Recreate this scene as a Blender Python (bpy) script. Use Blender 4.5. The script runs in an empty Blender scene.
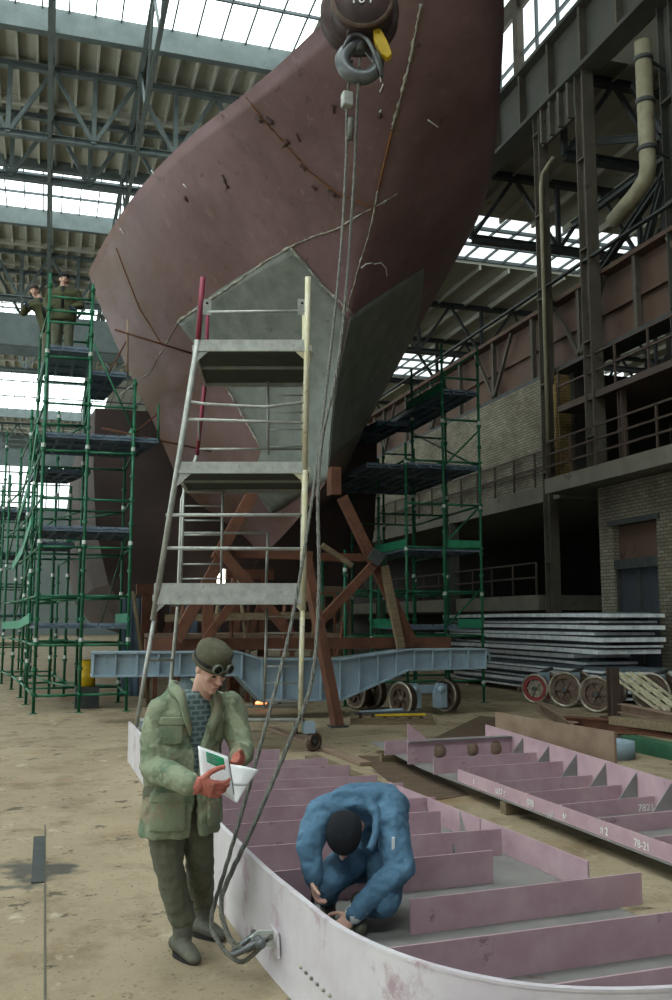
import bpy, bmesh, math, random
import numpy as np
from mathutils import Vector, Matrix, noise
random.seed(7)
PI = math.pi
V = Vector

# ------------------------------------------------------------------ camera, world, light, exposure
CAM_H = 1.86; FPX = 940.0
PIT = math.atan(120 / FPX); YAW = math.atan(291 / math.hypot(FPX, 120))
cam_d = bpy.data.cameras.new('camera'); cam = bpy.data.objects.new('camera', cam_d)
bpy.context.scene.collection.objects.link(cam); bpy.context.scene.camera = cam
cam.location = (0, 0, CAM_H); cam.rotation_euler = (PI / 2 + PIT, 0, -YAW)
cam_d.sensor_fit = 'VERTICAL'; cam_d.sensor_height = 36; cam_d.lens = 36 * FPX / 1000
cam_d.clip_start = 0.05; cam_d.clip_end = 400
CY, SY, CP, SP = math.cos(YAW), math.sin(YAW), math.cos(PIT), math.sin(PIT)
FW = V((SY * CP, CY * CP, SP)); RT = V((CY, -SY, 0)); UP = RT.cross(FW)
CAMP = V((0, 0, CAM_H))
def at(x, y, X=None, Y=None, Z=None, D=None):          # where the sight line of a photo pixel meets a plane of the hall
    r = FW * FPX + RT * (x - 336) + UP * (500 - y)
    if X is not None: t = X / r.x
    elif Y is not None: t = Y / r.y
    elif Z is not None: t = (Z - CAM_H) / r.z
    else: t = D / FPX
    return CAMP + r * t

scn = bpy.context.scene
scn.view_settings.view_transform = 'Standard'; scn.view_settings.look = 'None'
scn.view_settings.gamma = 1; scn.view_settings.use_curve_mapping = False
scn.view_settings.exposure = -0.27
wd = bpy.data.worlds.new('overcast_sky'); scn.world = wd; wd.use_nodes = True
wb = wd.node_tree.nodes['Background']; wb.inputs[0].default_value = (0.86, 0.94, 1.0, 1); wb.inputs[1].default_value = 0.25

def area(name, loc, sx, sy, power, rot=(0, 0, 0), col=(0.93, 0.98, 1.0)):
    l = bpy.data.lights.new(name, 'AREA'); l.shape = 'RECTANGLE'; l.size = sx; l.size_y = sy
    l.energy = power; l.color = col
    o = bpy.data.objects.new(name, l); bpy.context.scene.collection.objects.link(o)
    o.location = loc; o.rotation_euler = rot
    return o
ROOF = 25.0
STRIPS = [(-14.0, -7.0), (7.0, 14.0), (27.6, 35.8), (47.6, 54.9), (69.0, 75.3), (89.5, 110.0)]
# the glazed strips and window bands themselves glow with overcast daylight, the left wall band is an added one (see the material below)
GLOW = 13.0

# ------------------------------------------------------------------ materials
def lin(c):
    if isinstance(c, str):
        c = [int(c[i:i + 2], 16) / 255 for i in (0, 2, 4)]
        c = [v / 12.92 if v < 0.04045 else ((v + 0.055) / 1.055) ** 2.4 for v in c]
    return (c[0], c[1], c[2], 1)
def mat(name, c1, c2=None, scale=3.0, rough=0.7, metal=0.0, bump=0.0, bscale=None, c3=None, c3amt=0.6, c3scale=None, stretch=None, spec=0.4):
    m = bpy.data.materials.new(name); m.use_nodes = True
    nt = m.node_tree; N = nt.nodes; L = nt.links; b = N['Principled BSDF']
    b.inputs['Roughness'].default_value = rough; b.inputs['Metallic'].default_value = metal
    b.inputs['Specular IOR Level'].default_value = spec
    b.inputs['Base Color'].default_value = lin(c1)
    tc = N.new('ShaderNodeTexCoord'); mp = N.new('ShaderNodeMapping'); L.new(tc.outputs['Object'], mp.inputs[0])
    if stretch: mp.inputs['Scale'].default_value = stretch
    if c2:
        n = N.new('ShaderNodeTexNoise'); n.inputs['Scale'].default_value = scale; n.inputs['Detail'].default_value = 7; n.inputs['Roughness'].default_value = 0.62
        L.new(mp.outputs[0], n.inputs['Vector'])
        r = N.new('ShaderNodeValToRGB'); r.color_ramp.elements[0].position = 0.34; r.color_ramp.elements[1].position = 0.66
        r.color_ramp.elements[0].color = lin(c1); r.color_ramp.elements[1].color = lin(c2)
        L.new(n.outputs['Fac'], r.inputs[0]); out = r.outputs[0]
        if c3:
            n3 = N.new('ShaderNodeTexNoise'); n3.inputs['Scale'].default_value = c3scale or scale * 0.4; n3.inputs['Detail'].default_value = 9; n3.inputs['Roughness'].default_value = 0.7
            L.new(mp.outputs[0], n3.inputs['Vector'])
            r3 = N.new('ShaderNodeValToRGB'); r3.color_ramp.elements[0].position = c3amt; r3.color_ramp.elements[1].position = min(1, c3amt + 0.09)
            L.new(n3.outputs['Fac'], r3.inputs[0])
            mx = N.new('ShaderNodeMix'); mx.data_type = 'RGBA'
            L.new(r3.outputs[0], mx.inputs[0]); L.new(out, mx.inputs[6]); mx.inputs[7].default_value = lin(c3); out = mx.outputs[2]
        L.new(out, b.inputs['Base Color'])
    if bump:
        nb = N.new('ShaderNodeTexNoise'); nb.inputs['Scale'].default_value = bscale or scale * 4; nb.inputs['Detail'].default_value = 5
        L.new(mp.outputs[0], nb.inputs['Vector'])
        bp = N.new('ShaderNodeBump'); bp.inputs['Strength'].default_value = bump; bp.inputs['Distance'].default_value = 0.02
        L.new(nb.outputs['Fac'], bp.inputs['Height']); L.new(bp.outputs[0], b.inputs['Normal'])
    return m
M = {}
M['hull'] = mat('maroon_primer', '6b5354', '7c6363', 0.9, 0.55, 0, 0.25, 2.2, '3d2f2b', 0.60, 1.3)
M['hull_shaded'] = mat('shade_darkened_hull_paint', '3a2d29', '463833', 0.8, 0.7, 0, 0.1, 3)  # hull paint darkened to carry the shade on the after section
M['hull_grey'] = mat('bare_steel_plate', '60665f', '7b817a', 2.5, 0.5, 0.15, 0.2, 6, '4a4b43', 0.62, 3.0)
M['seam'] = mat('weld_seam', 'b9baae', '6a6354', 5, 0.5, 0.3, 0.6, 20)
M['rustline'] = mat('rust_streak', '8a5a26', '5d4434', 5, 0.8, 0)
M['chalk'] = mat('chalk_mark', 'dfe2de', rough=0.9)
M['primer'] = mat('pink_primer', 'a68791', 'b59aa1', 4, 0.6, 0, 0.15, 12, '6c5156', 0.62, 5)
M['primer_grey'] = mat('grey_plate', '71716f', '85827f', 3, 0.55, 0.1, 0.1, 10, '6d5a5a', 0.58, 4)
M['coaming'] = mat('lilac_plate', 'beb6be', 'd2ced1', 2.2, 0.5, 0.05, 0.15, 9, 'a8929a', 0.56, 2.6)
M['edge'] = mat('dark_edge', '2b2726', '3a3433', 6, 0.6)
M['green'] = mat('green_scaffold_paint', '16543a', '1f6a4a', 9, 0.45, 0.1, 0, None, '0e3325', 0.62, 12)
M['greenL'] = mat('light_green_toe_board', '2d8a66', '1f6d50', 5, 0.6)
M['galv'] = mat('bright_coupler', 'b8beb8', rough=0.4, metal=0.3)
M['deckboard'] = mat('dark_deck_board', '526270', '6a7b8b', 4, 0.55, 0.2)
M['tower'] = mat('worn_aluminium_paint', 'b5b8b2', '9a9c96', 8, 0.45, 0.3, 0.1, 20, '5f5548', 0.62, 10)
M['tower_yellow'] = mat('cream_yellow_paint', 'cfcbb6', 'c2bb92', 6, 0.5, 0.1, 0, None, '6c6152', 0.6, 9)
M['tower_red'] = mat('worn_red_paint', '8c3246', '7a3040', 6, 0.5, 0.1)
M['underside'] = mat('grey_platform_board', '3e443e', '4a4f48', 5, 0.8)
M['steel'] = mat('dark_steel', '4a4f4e', '3a3e3e', 4, 0.6, 0.3, 0.1, 10)
M['trestle'] = mat('rust_brown_beam', '6b4330', '523425', 3, 0.75, 0, 0.2, 14, '3b2a22', 0.6, 5)
M['rail_brown'] = mat('brown_girder_paint', '433730', '4f4139', 2, 0.75, 0, 0.1, 8, '3a2c27', 0.6, 3)
M['crane_red'] = mat('brown_red_crane_girder', '554338', '60493d', 0.8, 0.75, 0, 0.05, 6, '3d2b25', 0.6, 1.5)
M['plategrey'] = mat('grey_green_girder', '3f403b', '4c4c45', 0.8, 0.75, 0, 0, None, '34332d', 0.6, 1.5)
M['column'] = mat('grey_brown_column', '5a554a', '474239', 1.2, 0.7, 0.1, 0, None, '362d26', 0.6, 2)
M['pipe_cream'] = mat('cream_pipe_paint', '8f8a72', '77705a', 2, 0.6, 0, 0, None, '5d3e28', 0.6, 3)
M['blue'] = mat('light_blue_paint', '7f939f', '93a6b1', 2.5, 0.5, 0.05, 0, None, '63717a', 0.62, 5)
M['wheel'] = mat('rusty_wheel', '4a3a32', '6a5a4c', 8, 0.5, 0.4)
M['rim'] = mat('worn_wheel_rim', 'b3ae9e', '5d5448', 5, 0.35, 0.6)
M['redwheel'] = mat('red_wheel', '8c3230', '6f2c2a', 6, 0.5)
M['stack'] = mat('grey_primed_plate', '5a646a', '6f7a80', 2, 0.5, 0.2)
M['stack_edge'] = mat('bright_plate_edge', 'eef4f6', 'c3cdd2', 5, 0.4, 0.0)  # bare edges raised to near white, carrying side light in the colour
M['wood'] = mat('weathered_timber', '7a6b54', '5f523f', 5, 0.85, 0, 0.2, 20, stretch=(1, 6, 6))
M['rustplate'] = mat('rusty_beige_plate', '8b7766', '776050', 3, 0.7, 0, 0.2, 9, '5b4436', 0.62, 5)
M['truss'] = mat('grey_blue_truss', '74807f', '646f6f', 1.5, 0.7, 0.1)
M['roof'] = mat('grey_beige_roof_slab', 'a3a598', 'b4b5a8', 0.5, 0.85, 0, 0, None, '6f6a58', 0.62, 0.6)
M['roof_rib'] = mat('pale_roof_rib', 'c2c3b6', 'b0b0a3', 0.7, 0.85)
M['mullion'] = mat('glazing_bar', '5b6468', rough=0.6)
M['concrete'] = mat('concrete_slab', '6b675c', '7a766a', 1.5, 0.85, 0, 0.2, 8, '48443c', 0.6, 2)
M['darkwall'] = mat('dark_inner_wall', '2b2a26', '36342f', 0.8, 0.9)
M['door'] = mat('grey_metal_door', '363b42', '41464d', 2, 0.6, 0.1)
M['rope'] = mat('steel_wire_rope', '77776e', '55554e', 40, 0.45, 0.5, 0.6, 120)
M['hook'] = mat('forged_hook_steel', '55595a', '6e7273', 10, 0.4, 0.5)
M['block'] = mat('dark_hook_block_paint', '2e2523', '463230', 6, 0.45, 0.2)
M['yellow'] = mat('yellow_paint', 'c9a81c', 'b3941a', 12, 0.5)
M['black'] = mat('black_rubber', '171717', rough=0.7)
M['white'] = mat('white_paint', 'e8e8e4', rough=0.6)
M['paper'] = mat('white_paper', 'f3f5f6', rough=0.6)
M['paper_green'] = mat('green_print', '1f9c6a', rough=0.6)
M['ink'] = mat('grey_ink', '8a9296', rough=0.7)
M['skin'] = mat('skin', 'c79c8b', 'd2aa98', 12, 0.55, 0, 0.05, 40)
M['lip'] = mat('lip', '9d6158', rough=0.5)
M['hair'] = mat('dark_hair', '2a211c', '3b3029', 40, 0.7, 0, 0.5, 90)
M['cap'] = mat('grey_green_cap_cloth', '4c4a3b', '5b5846', 14, 0.95, 0, 0.4, 60)
M['cap_black'] = mat('black_knit_cap', '15171c', '1d2026', 30, 0.95, 0, 0.5, 80)
M['glove'] = mat('worn_red_work_glove', 'ae6357', 'c07a6c', 18, 0.9, 0, 0.4, 60, '7c5547', 0.58, 14)
M['bluecoat'] = mat('blue_work_jacket_cloth', '4a6c86', '567a94', 2.5, 0.85, 0, 0.4, 26)
M['navy'] = mat('navy_work_trousers', '2c3f52', '34495e', 8, 0.9, 0, 0.4, 24)
M['reflect'] = mat('reflective_band', 'd6dcdd', rough=0.4)
M['boot'] = mat('dusty_rubber_boot', '49493f', '5d5c50', 12, 0.6, 0, 0.2, 30, '6f6857', 0.58, 9)
M['goggle'] = mat('dark_goggle_lens', '101312', rough=0.15)
M['goggle_rim'] = mat('grey_goggle_rim', '6f7469', rough=0.4, metal=0.3)
M['trouser'] = mat('faded_green_work_trousers', '57594a', '666857', 9, 0.95, 0, 0.45, 22, '44463a', 0.6, 8)
M['olive'] = mat('olive_padded_jacket_cloth', '4c4e33', '3b3d29', 10, 0.9, 0, 0.3, 20, '5e5c40', 0.6, 8)
M['sweater_dark'] = mat('black_scarf_cloth', '1d1f21', rough=0.95)
M['earthstrip'] = mat('rusty_dirt', '4b3c2e', '5c4b3a', 4, 0.95, 0, 0.4, 20)
M['scar'] = mat('ground_off_scar', '4a3936', '55433f', 9, 0.7)
M['stain'] = mat('wet_oil_stain', '5e594a', '4b483d', 5, 0.5)
M['tarp_blue'] = mat('faded_blue_sheet', '6d8394', '5b7182', 1.5, 0.7)

def glassmat(name, k):                               # frosted dusty glass lit through by an overcast sky
    m = bpy.data.materials.new(name); m.use_nodes = True; b = m.node_tree.nodes['Principled BSDF']
    b.inputs['Base Color'].default_value = (.6, .63, .65, 1); b.inputs['Roughness'].default_value = .4
    b.inputs['Emission Color'].default_value = (0.90, 1.0, 0.985, 1); b.inputs['Emission Strength'].default_value = k; return m
M['glass'] = glassmat('daylit_frosted_glass', GLOW); M['glass_mid'] = glassmat('dimmed_daylit_glass', 4.0); M['glass_far'] = glassmat('daylit_far_glass', 2.2); M['glass_bay'] = glassmat('daylit_bay_glass', 1.7); M['side_glow'] = glassmat('added_side_glow', 4.0)  # far strips dimmed to darken the background; side band is an added glow

def brickmat(name, c1, c2, mortar, bw=0.26, bh=0.088):
    m = mat(name, c1, c2, 1.0, 0.9); nt = m.node_tree; N = nt.nodes; L = nt.links; b = N['Principled BSDF']
    tc = N.new('ShaderNodeTexCoord'); sep = N.new('ShaderNodeSeparateXYZ'); L.new(tc.outputs['Object'], sep.inputs[0])
    ad = N.new('ShaderNodeMath'); ad.operation = 'ADD'; L.new(sep.outputs[0], ad.inputs[0]); L.new(sep.outputs[1], ad.inputs[1])
    cb = N.new('ShaderNodeCombineXYZ'); L.new(ad.outputs[0], cb.inputs[0]); L.new(sep.outputs[2], cb.inputs[1])
    k = N.new('ShaderNodeTexBrick'); k.inputs['Scale'].default_value = 1; k.inputs['Brick Width'].default_value = bw; k.inputs['Row Height'].default_value = bh
    k.inputs['Mortar Size'].default_value = 0.011; k.inputs['Mortar Smooth'].default_value = 0.3
    k.inputs['Color1'].default_value = lin(c1); k.inputs['Color2'].default_value = lin(c2); k.inputs['Mortar'].default_value = lin(mortar)
    L.new(cb.outputs[0], k.inputs['Vector'])
    n = N.new('ShaderNodeTexNoise'); n.inputs['Scale'].default_value = 0.9; n.inputs['Detail'].default_value = 8; L.new(tc.outputs['Object'], n.inputs['Vector'])
    mx = N.new('ShaderNodeMix'); mx.data_type = 'RGBA'; mx.blend_type = 'MULTIPLY'; mx.inputs[0].default_value = 0.55
    r = N.new('ShaderNodeValToRGB'); r.color_ramp.elements[0].position = 0.35; r.color_ramp.elements[1].position = 0.6
    r.color_ramp.elements[0].color = (0.4, 0.38, 0.34, 1); L.new(n.outputs['Fac'], r.inputs[0])
    L.new(k.outputs['Color'], mx.inputs[6]); L.new(r.outputs[0], mx.inputs[7]); L.new(mx.outputs[2], b.inputs['Base Color'])
    bp = N.new('ShaderNodeBump'); bp.inputs['Strength'].default_value = 0.6; bp.inputs['Distance'].default_value = 0.02; bp.invert = True
    L.new(k.outputs['Fac'], bp.inputs['Height']); L.new(bp.outputs[0], b.inputs['Normal']); return m
M['brick'] = brickmat('grey_brick', '8d8878', '77715f', '4c483f')
M['brick_y'] = brickmat('ochre_brick', '8a7448', '7a6238', '4f4631')

def camomat():
    m = mat('faded_camouflage_cloth', '6f7a58', '6f7a58', 5, 0.95, 0, 0.5, 24); nt = m.node_tree; N = nt.nodes; L = nt.links; b = N['Principled BSDF']
    tc = N.new('ShaderNodeTexCoord'); prev = None
    cols = ['7f8870', '65755f', '87806a', '9ba489']
    base = N.new('ShaderNodeRGB'); base.outputs[0].default_value = lin(cols[0]); prev = base.outputs[0]
    for i, (c, s, th) in enumerate(((cols[1], 5.5, 0.53), (cols[2], 6.5, 0.57), (cols[3], 8.0, 0.58))):
        mp = N.new('ShaderNodeMapping'); mp.inputs['Location'].default_value = (i * 7.3, i * 3.1, i * 1.7); L.new(tc.outputs['Object'], mp.inputs[0])
        n = N.new('ShaderNodeTexNoise'); n.inputs['Scale'].default_value = s; n.inputs['Detail'].default_value = 3; L.new(mp.outputs[0], n.inputs['Vector'])
        r = N.new('ShaderNodeValToRGB'); r.color_ramp.elements[0].position = th; r.color_ramp.elements[1].position = th + 0.06; L.new(n.outputs['Fac'], r.inputs[0])
        mx = N.new('ShaderNodeMix'); mx.data_type = 'RGBA'; L.new(r.outputs[0], mx.inputs[0]); L.new(prev, mx.inputs[6]); mx.inputs[7].default_value = lin(c); prev = mx.outputs[2]
    L.new(prev, b.inputs['Base Color']); return m
M['camo'] = camomat()

def knitmat():
    m = mat('blue_grey_patterned_sweater', '5b6f70', None, 5, 0.95); nt = m.node_tree; N = nt.nodes; L = nt.links; b = N['Principled BSDF']
    tc = N.new('ShaderNodeTexCoord'); sep = N.new('ShaderNodeSeparateXYZ'); L.new(tc.outputs['Object'], sep.inputs[0])
    cb = N.new('ShaderNodeCombineXYZ'); L.new(sep.outputs[0], cb.inputs[0]); L.new(sep.outputs[2], cb.inputs[1])
    k = N.new('ShaderNodeTexBrick'); k.inputs['Scale'].default_value = 1; k.inputs['Brick Width'].default_value = 0.05; k.inputs['Row Height'].default_value = 0.03; k.inputs['Mortar Size'].default_value = 0.006
    k.inputs['Color1'].default_value = lin('4a5a5d'); k.inputs['Color2'].default_value = lin('526467'); k.inputs['Mortar'].default_value = lin('788b8b'); L.new(cb.outputs[0], k.inputs['Vector'])
    L.new(k.outputs['Color'], b.inputs['Base Color']); return m
M['sweater'] = knitmat()

def floormat():
    m = mat('dusty_concrete_floor', '94846a', '94846a', 0.5, 0.8); nt = m.node_tree; N = nt.nodes; L = nt.links; b = N['Principled BSDF']
    tc = N.new('ShaderNodeTexCoord')
    def noisy(s, d, p0, p1, rot=(0, 0, 0), sc=(1, 1, 1)):
        mp = N.new('ShaderNodeMapping'); mp.inputs['Scale'].default_value = sc; L.new(tc.outputs['Object'], mp.inputs[0])
        n = N.new('ShaderNodeTexNoise'); n.inputs['Scale'].default_value = s; n.inputs['Detail'].default_value = d; n.inputs['Roughness'].default_value = 0.65; L.new(mp.outputs[0], n.inputs['Vector'])
        r = N.new('ShaderNodeValToRGB'); r.color_ramp.elements[0].position = p0; r.color_ramp.elements[1].position = p1; L.new(n.outputs['Fac'], r.inputs[0]); return r.outputs[0], n
    def mix(fac, a, c):
        mx = N.new('ShaderNodeMix'); mx.data_type = 'RGBA'; L.new(fac, mx.inputs[0])
        if isinstance(a, str): mx.inputs[6].default_value = lin(a)
        else: L.new(a, mx.inputs[6])
        mx.inputs[7].default_value = lin(c); return mx.outputs[2]
    f1, n1 = noisy(0.6, 8, 0.35, 0.68); c = mix(f1, '9b8d74', '877860')
    f2, _ = noisy(1.7, 10, 0.50, 0.66, sc=(1, .8, 1)); c = mix(f2, c, '75674f')
    f3, _ = noisy(7, 9, 0.60, 0.68); c = mix(f3, c, '655a46')
    f4, _ = noisy(0.33, 6, 0.56, 0.70); c = mix(f4, c, '7d5e40')
    f5, _ = noisy(30, 6, 0.60, 0.66); c = mix(f5, c, '5b5242')
    f6, _ = noisy(3.1, 11, 0.60, 0.63); c = mix(f6, c, '544a3b')
    f7, _ = noisy(2.4, 9, 0.60, 0.70, sc=(1.3, 1, 1)); c = mix(f7, c, 'b0a68e')
    # wet oil stain by the floor joint
    vd = N.new('ShaderNodeVectorMath'); vd.operation = 'SUBTRACT'; L.new(tc.outputs['Object'], vd.inputs[0]); vd.inputs[1].default_value = (-.14, 7.55, 0)
    vm = N.new('ShaderNodeVectorMath'); vm.operation = 'MULTIPLY'; L.new(vd.outputs[0], vm.inputs[0]); vm.inputs[1].default_value = (1.0, 1.25, 0)
    ln = N.new('ShaderNodeVectorMath'); ln.operation = 'LENGTH'; L.new(vm.outputs[0], ln.inputs[0])
    ns = N.new('ShaderNodeTexNoise'); ns.inputs['Scale'].default_value = 2.6; ns.inputs['Detail'].default_value = 8; L.new(tc.outputs['Object'], ns.inputs['Vector'])
    ma = N.new('ShaderNodeMath'); ma.operation = 'MULTIPLY_ADD'; L.new(ns.outputs['Fac'], ma.inputs[0]); ma.inputs[1].default_value = -1.5; ma.inputs[2].default_value = .95
    sm_ = N.new('ShaderNodeMath'); sm_.operation = 'ADD'; L.new(ln.outputs['Value'], sm_.inputs[0]); L.new(ma.outputs[0], sm_.inputs[1])
    mr = N.new('ShaderNodeMapRange'); mr.inputs[1].default_value = .62; mr.inputs[2].default_value = .50; L.new(sm_.outputs[0], mr.inputs[0]); c = mix(mr.outputs[0], c, '4a473d')
    rr = N.new('ShaderNodeMapRange'); rr.inputs[3].default_value = .8; rr.inputs[4].default_value = .45; L.new(mr.outputs[0], rr.inputs[0]); L.new(rr.outputs[0], b.inputs['Roughness'])
    L.new(c, b.inputs['Base Color'])
    _, nb = noisy(14, 8, 0.3, 0.7); bp = N.new('ShaderNodeBump'); bp.inputs['Strength'].default_value = 0.35; bp.inputs['Distance'].default_value = 0.02
    L.new(nb.outputs['Fac'], bp.inputs['Height']); L.new(bp.outputs[0], b.inputs['Normal']); return m
M['floor'] = floormat()

def hullmat():
    m = mat('weathered_maroon_primer', '6b5354', None, 1, 0.55); nt = m.node_tree; N = nt.nodes; L = nt.links; b = N['Principled BSDF']
    tc = N.new('ShaderNodeTexCoord')
    def layer(prev, col, sc, det, p0, p1, stretch=(1, 1, 1), off=0, amt=1.0):
        mp = N.new('ShaderNodeMapping'); mp.inputs['Scale'].default_value = stretch; mp.inputs['Location'].default_value = (off, off*.7, off*.3); L.new(tc.outputs['Object'], mp.inputs[0])
        n = N.new('ShaderNodeTexNoise'); n.inputs['Scale'].default_value = sc; n.inputs['Detail'].default_value = det; n.inputs['Roughness'].default_value = .68; L.new(mp.outputs[0], n.inputs['Vector'])
        r = N.new('ShaderNodeValToRGB'); r.color_ramp.elements[0].position = p0; r.color_ramp.elements[1].position = p1; r.color_ramp.elements[1].color = (amt, amt, amt, 1); L.new(n.outputs['Fac'], r.inputs[0])
        mx = N.new('ShaderNodeMix'); mx.data_type = 'RGBA'; L.new(r.outputs[0], mx.inputs[0]); mx.inputs[7].default_value = lin(col)
        if isinstance(prev, str): mx.inputs[6].default_value = lin(prev)
        else: L.new(prev, mx.inputs[6])
        return mx.outputs[2], r, mx
    c, _, _ = layer('6d5456', '7f6767', .5, 8, .35, .68)
    c, _, _ = layer(c, '59453f', .8, 9, .45, .75, (1, 1, .45), 5, .85)
    c, _, _ = layer(c, '8b7372', 5, 8, .58, .72, (1, 1, .25), 9, .6)
    c, _, _ = layer(c, '44352f', 3.2, 10, .62, .70, (1, .7, .7), 13, .8)
    # rust bleeding through on the after part of the shell
    c2, r, mx = layer(c, '5f4530', .9, 9, .34, .60, (1, .5, 1), 21, .9)
    sep = N.new('ShaderNodeSeparateXYZ'); L.new(tc.outputs['Object'], sep.inputs[0]); mr = N.new('ShaderNodeMapRange'); mr.inputs[1].default_value = -1.0; mr.inputs[2].default_value = 3.8; L.new(sep.outputs[1], mr.inputs[0])
    mul = N.new('ShaderNodeMath'); mul.operation = 'MULTIPLY'; L.new(r.outputs[0], mul.inputs[0]); L.new(mr.outputs[0], mul.inputs[1]); L.new(mul.outputs[0], mx.inputs[0])
    L.new(c2, b.inputs['Base Color'])
    n = N.new('ShaderNodeTexNoise'); n.inputs['Scale'].default_value = .55; n.inputs['Detail'].default_value = 4; L.new(tc.outputs['Object'], n.inputs['Vector'])
    bp = N.new('ShaderNodeBump'); bp.inputs['Strength'].default_value = .35; bp.inputs['Distance'].default_value = .08; L.new(n.outputs['Fac'], bp.inputs['Height']); L.new(bp.outputs[0], b.inputs['Normal'])
    return m
M['hull'] = hullmat()
M['green_drab'] = mat('drab_green_paint', '2f5f45', '28503b', 5, 0.6)
M['cream'] = mat('cream_lattice_paint', 'c9c4aa', 'a79f86', 9, 0.6)
def emis(name, col, s):
    m = bpy.data.materials.new(name); m.use_nodes = True; b = m.node_tree.nodes['Principled BSDF']
    b.inputs['Emission Color'].default_value = lin(col); b.inputs['Emission Strength'].default_value = s; return m
M['ember'] = emis('glowing_ember', 'ff8a3c', 3.0)
M['glow'] = emis('daylight_glow', 'fff4e0', 6.0)

# ------------------------------------------------------------------ mesh helpers
COL = bpy.context.scene.collection
def frame(d):
    d = V(d).normalized(); u = V((0, 0, 1)) if abs(d.z) < 0.95 else V((0, 1, 0))
    s = d.cross(u).normalized(); return d, s, s.cross(d).normalized()
class MB:
    def __init__(s): s.v = []; s.f = []; s.m = []; s.cur = 0; s.sm = []
    def add(s, vs, fs, smooth=False):
        o = len(s.v); s.v += [tuple(v) for v in vs]
        for f in fs: s.f.append([i + o for i in f]); s.m.append(s.cur); s.sm.append(smooth)
        return s
    def box(s, lo, hi, R=None, c=None):
        x0, y0, z0 = lo; x1, y1, z1 = hi
        vs = [V(p) for p in ((x0,y0,z0),(x1,y0,z0),(x1,y1,z0),(x0,y1,z0),(x0,y0,z1),(x1,y0,z1),(x1,y1,z1),(x0,y1,z1))]
        if R is not None: vs = [(R @ v) + V(c or (0,0,0)) for v in vs]
        return s.add(vs, [(0,3,2,1),(4,5,6,7),(0,1,5,4),(1,2,6,5),(2,3,7,6),(3,0,4,7)])
    def bar(s, a, b, w, h=None, up=None):           # rectangular bar from a to b; h is measured towards up
        a, b = V(a), V(b); h = h or w; d = (b - a).normalized()
        u = V(up) if up is not None else (V((0,0,1)) if abs(d.z) < 0.95 else V((0,1,0)))
        sd = d.cross(u).normalized(); u = sd.cross(d).normalized()
        vs = [p + sd * i * w / 2 + u * j * h / 2 for p in (a, b) for i, j in ((-1,-1),(1,-1),(1,1),(-1,1))]
        return s.add(vs, [(0,1,2,3),(7,6,5,4),(0,4,5,1),(1,5,6,2),(2,6,7,3),(3,7,4,0)])
    def ibeam(s, a, b, w, h, t=0.02, up=None):
        a, b = V(a), V(b); d = (b - a).normalized(); u = V(up) if up is not None else (V((0,0,1)) if abs(d.z) < 0.95 else V((0,1,0)))
        sd = d.cross(u).normalized(); u = sd.cross(d).normalized()
        for k in (-1, 1): s.bar(a + u*k*(h-t)/2, b + u*k*(h-t)/2, w, t, u)
        return s.bar(a, b, t, h - 2*t, u)
    def tube(s, pts, r, n=8, caps=True, smooth=True):
        pts = [V(p) for p in pts]; rs = r if isinstance(r, (list, tuple)) else [r] * len(pts)
        vs = []; pu = None
        for i, p in enumerate(pts):
            d = (pts[min(i+1, len(pts)-1)] - pts[max(i-1, 0)]).normalized()
            if pu is None: _, sd, u = frame(d)
            else:
                sd = d.cross(pu).normalized(); u = sd.cross(d).normalized()
            pu = u
            vs += [p + (sd * math.cos(2*PI*k/n) + u * math.sin(2*PI*k/n)) * rs[i] for k in range(n)]
        fs = [(i*n+k, i*n+(k+1)%n, (i+1)*n+(k+1)%n, (i+1)*n+k) for i in range(len(pts)-1) for k in range(n)]
        s.add(vs, fs, smooth)
        if caps:
            o = len(s.v) - len(vs)
            s.f.append([o+k for k in range(n)][::-1]); s.m.append(s.cur); s.sm.append(False)
            s.f.append([o+(len(pts)-1)*n+k for k in range(n)]); s.m.append(s.cur); s.sm.append(False)
        return s
    def sections(s, secs, n=24, smooth=True):       # (centre, half axis a, half axis b)
        vs = []
        for c, a, b in secs:
            vs += [V(c) + V(a) * math.cos(2*PI*k/n) + V(b) * math.sin(2*PI*k/n) for k in range(n)]
        fs = [(i*n+k, i*n+(k+1)%n, (i+1)*n+(k+1)%n, (i+1)*n+k) for i in range(len(secs)-1) for k in range(n)]
        fs += [tuple(range(n))[::-1], tuple((len(secs)-1)*n+k for k in range(n))]
        return s.add(vs, fs, smooth)
    def ball(s, c, r, n=14, R=None):
        rx, ry, rz = r if isinstance(r, (list, tuple)) else (r, r, r); vs = []; c = V(c)
        for i in range(1, n):
            th = PI * i / n
            for k in range(2*n):
                q = V((rx*math.sin(th)*math.cos(PI*k/n), ry*math.sin(th)*math.sin(PI*k/n), rz*math.cos(th)))
                vs.append(c + (R @ q if R is not None else q))
        t = V((0,0,rz)); b_ = V((0,0,-rz)); vs += [c + (R @ t if R is not None else t), c + (R @ b_ if R is not None else b_)]
        N2 = 2*n; fs = [(i*N2+k, (i+1)*N2+k, (i+1)*N2+(k+1)%N2, i*N2+(k+1)%N2) for i in range(n-2) for k in range(N2)]
        fs += [(len(vs)-2, k, (k+1)%N2) for k in range(N2)] + [(len(vs)-1, (n-2)*N2+(k+1)%N2, (n-2)*N2+k) for k in range(N2)]
        return s.add(vs, fs, True)
    def capsule(s, a, b, ra, rb, n=14):
        a, b = V(a), V(b); s.tube([a, b], [ra, rb], n); s.ball(a, ra, 8); return s.ball(b, rb, 8)
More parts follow.
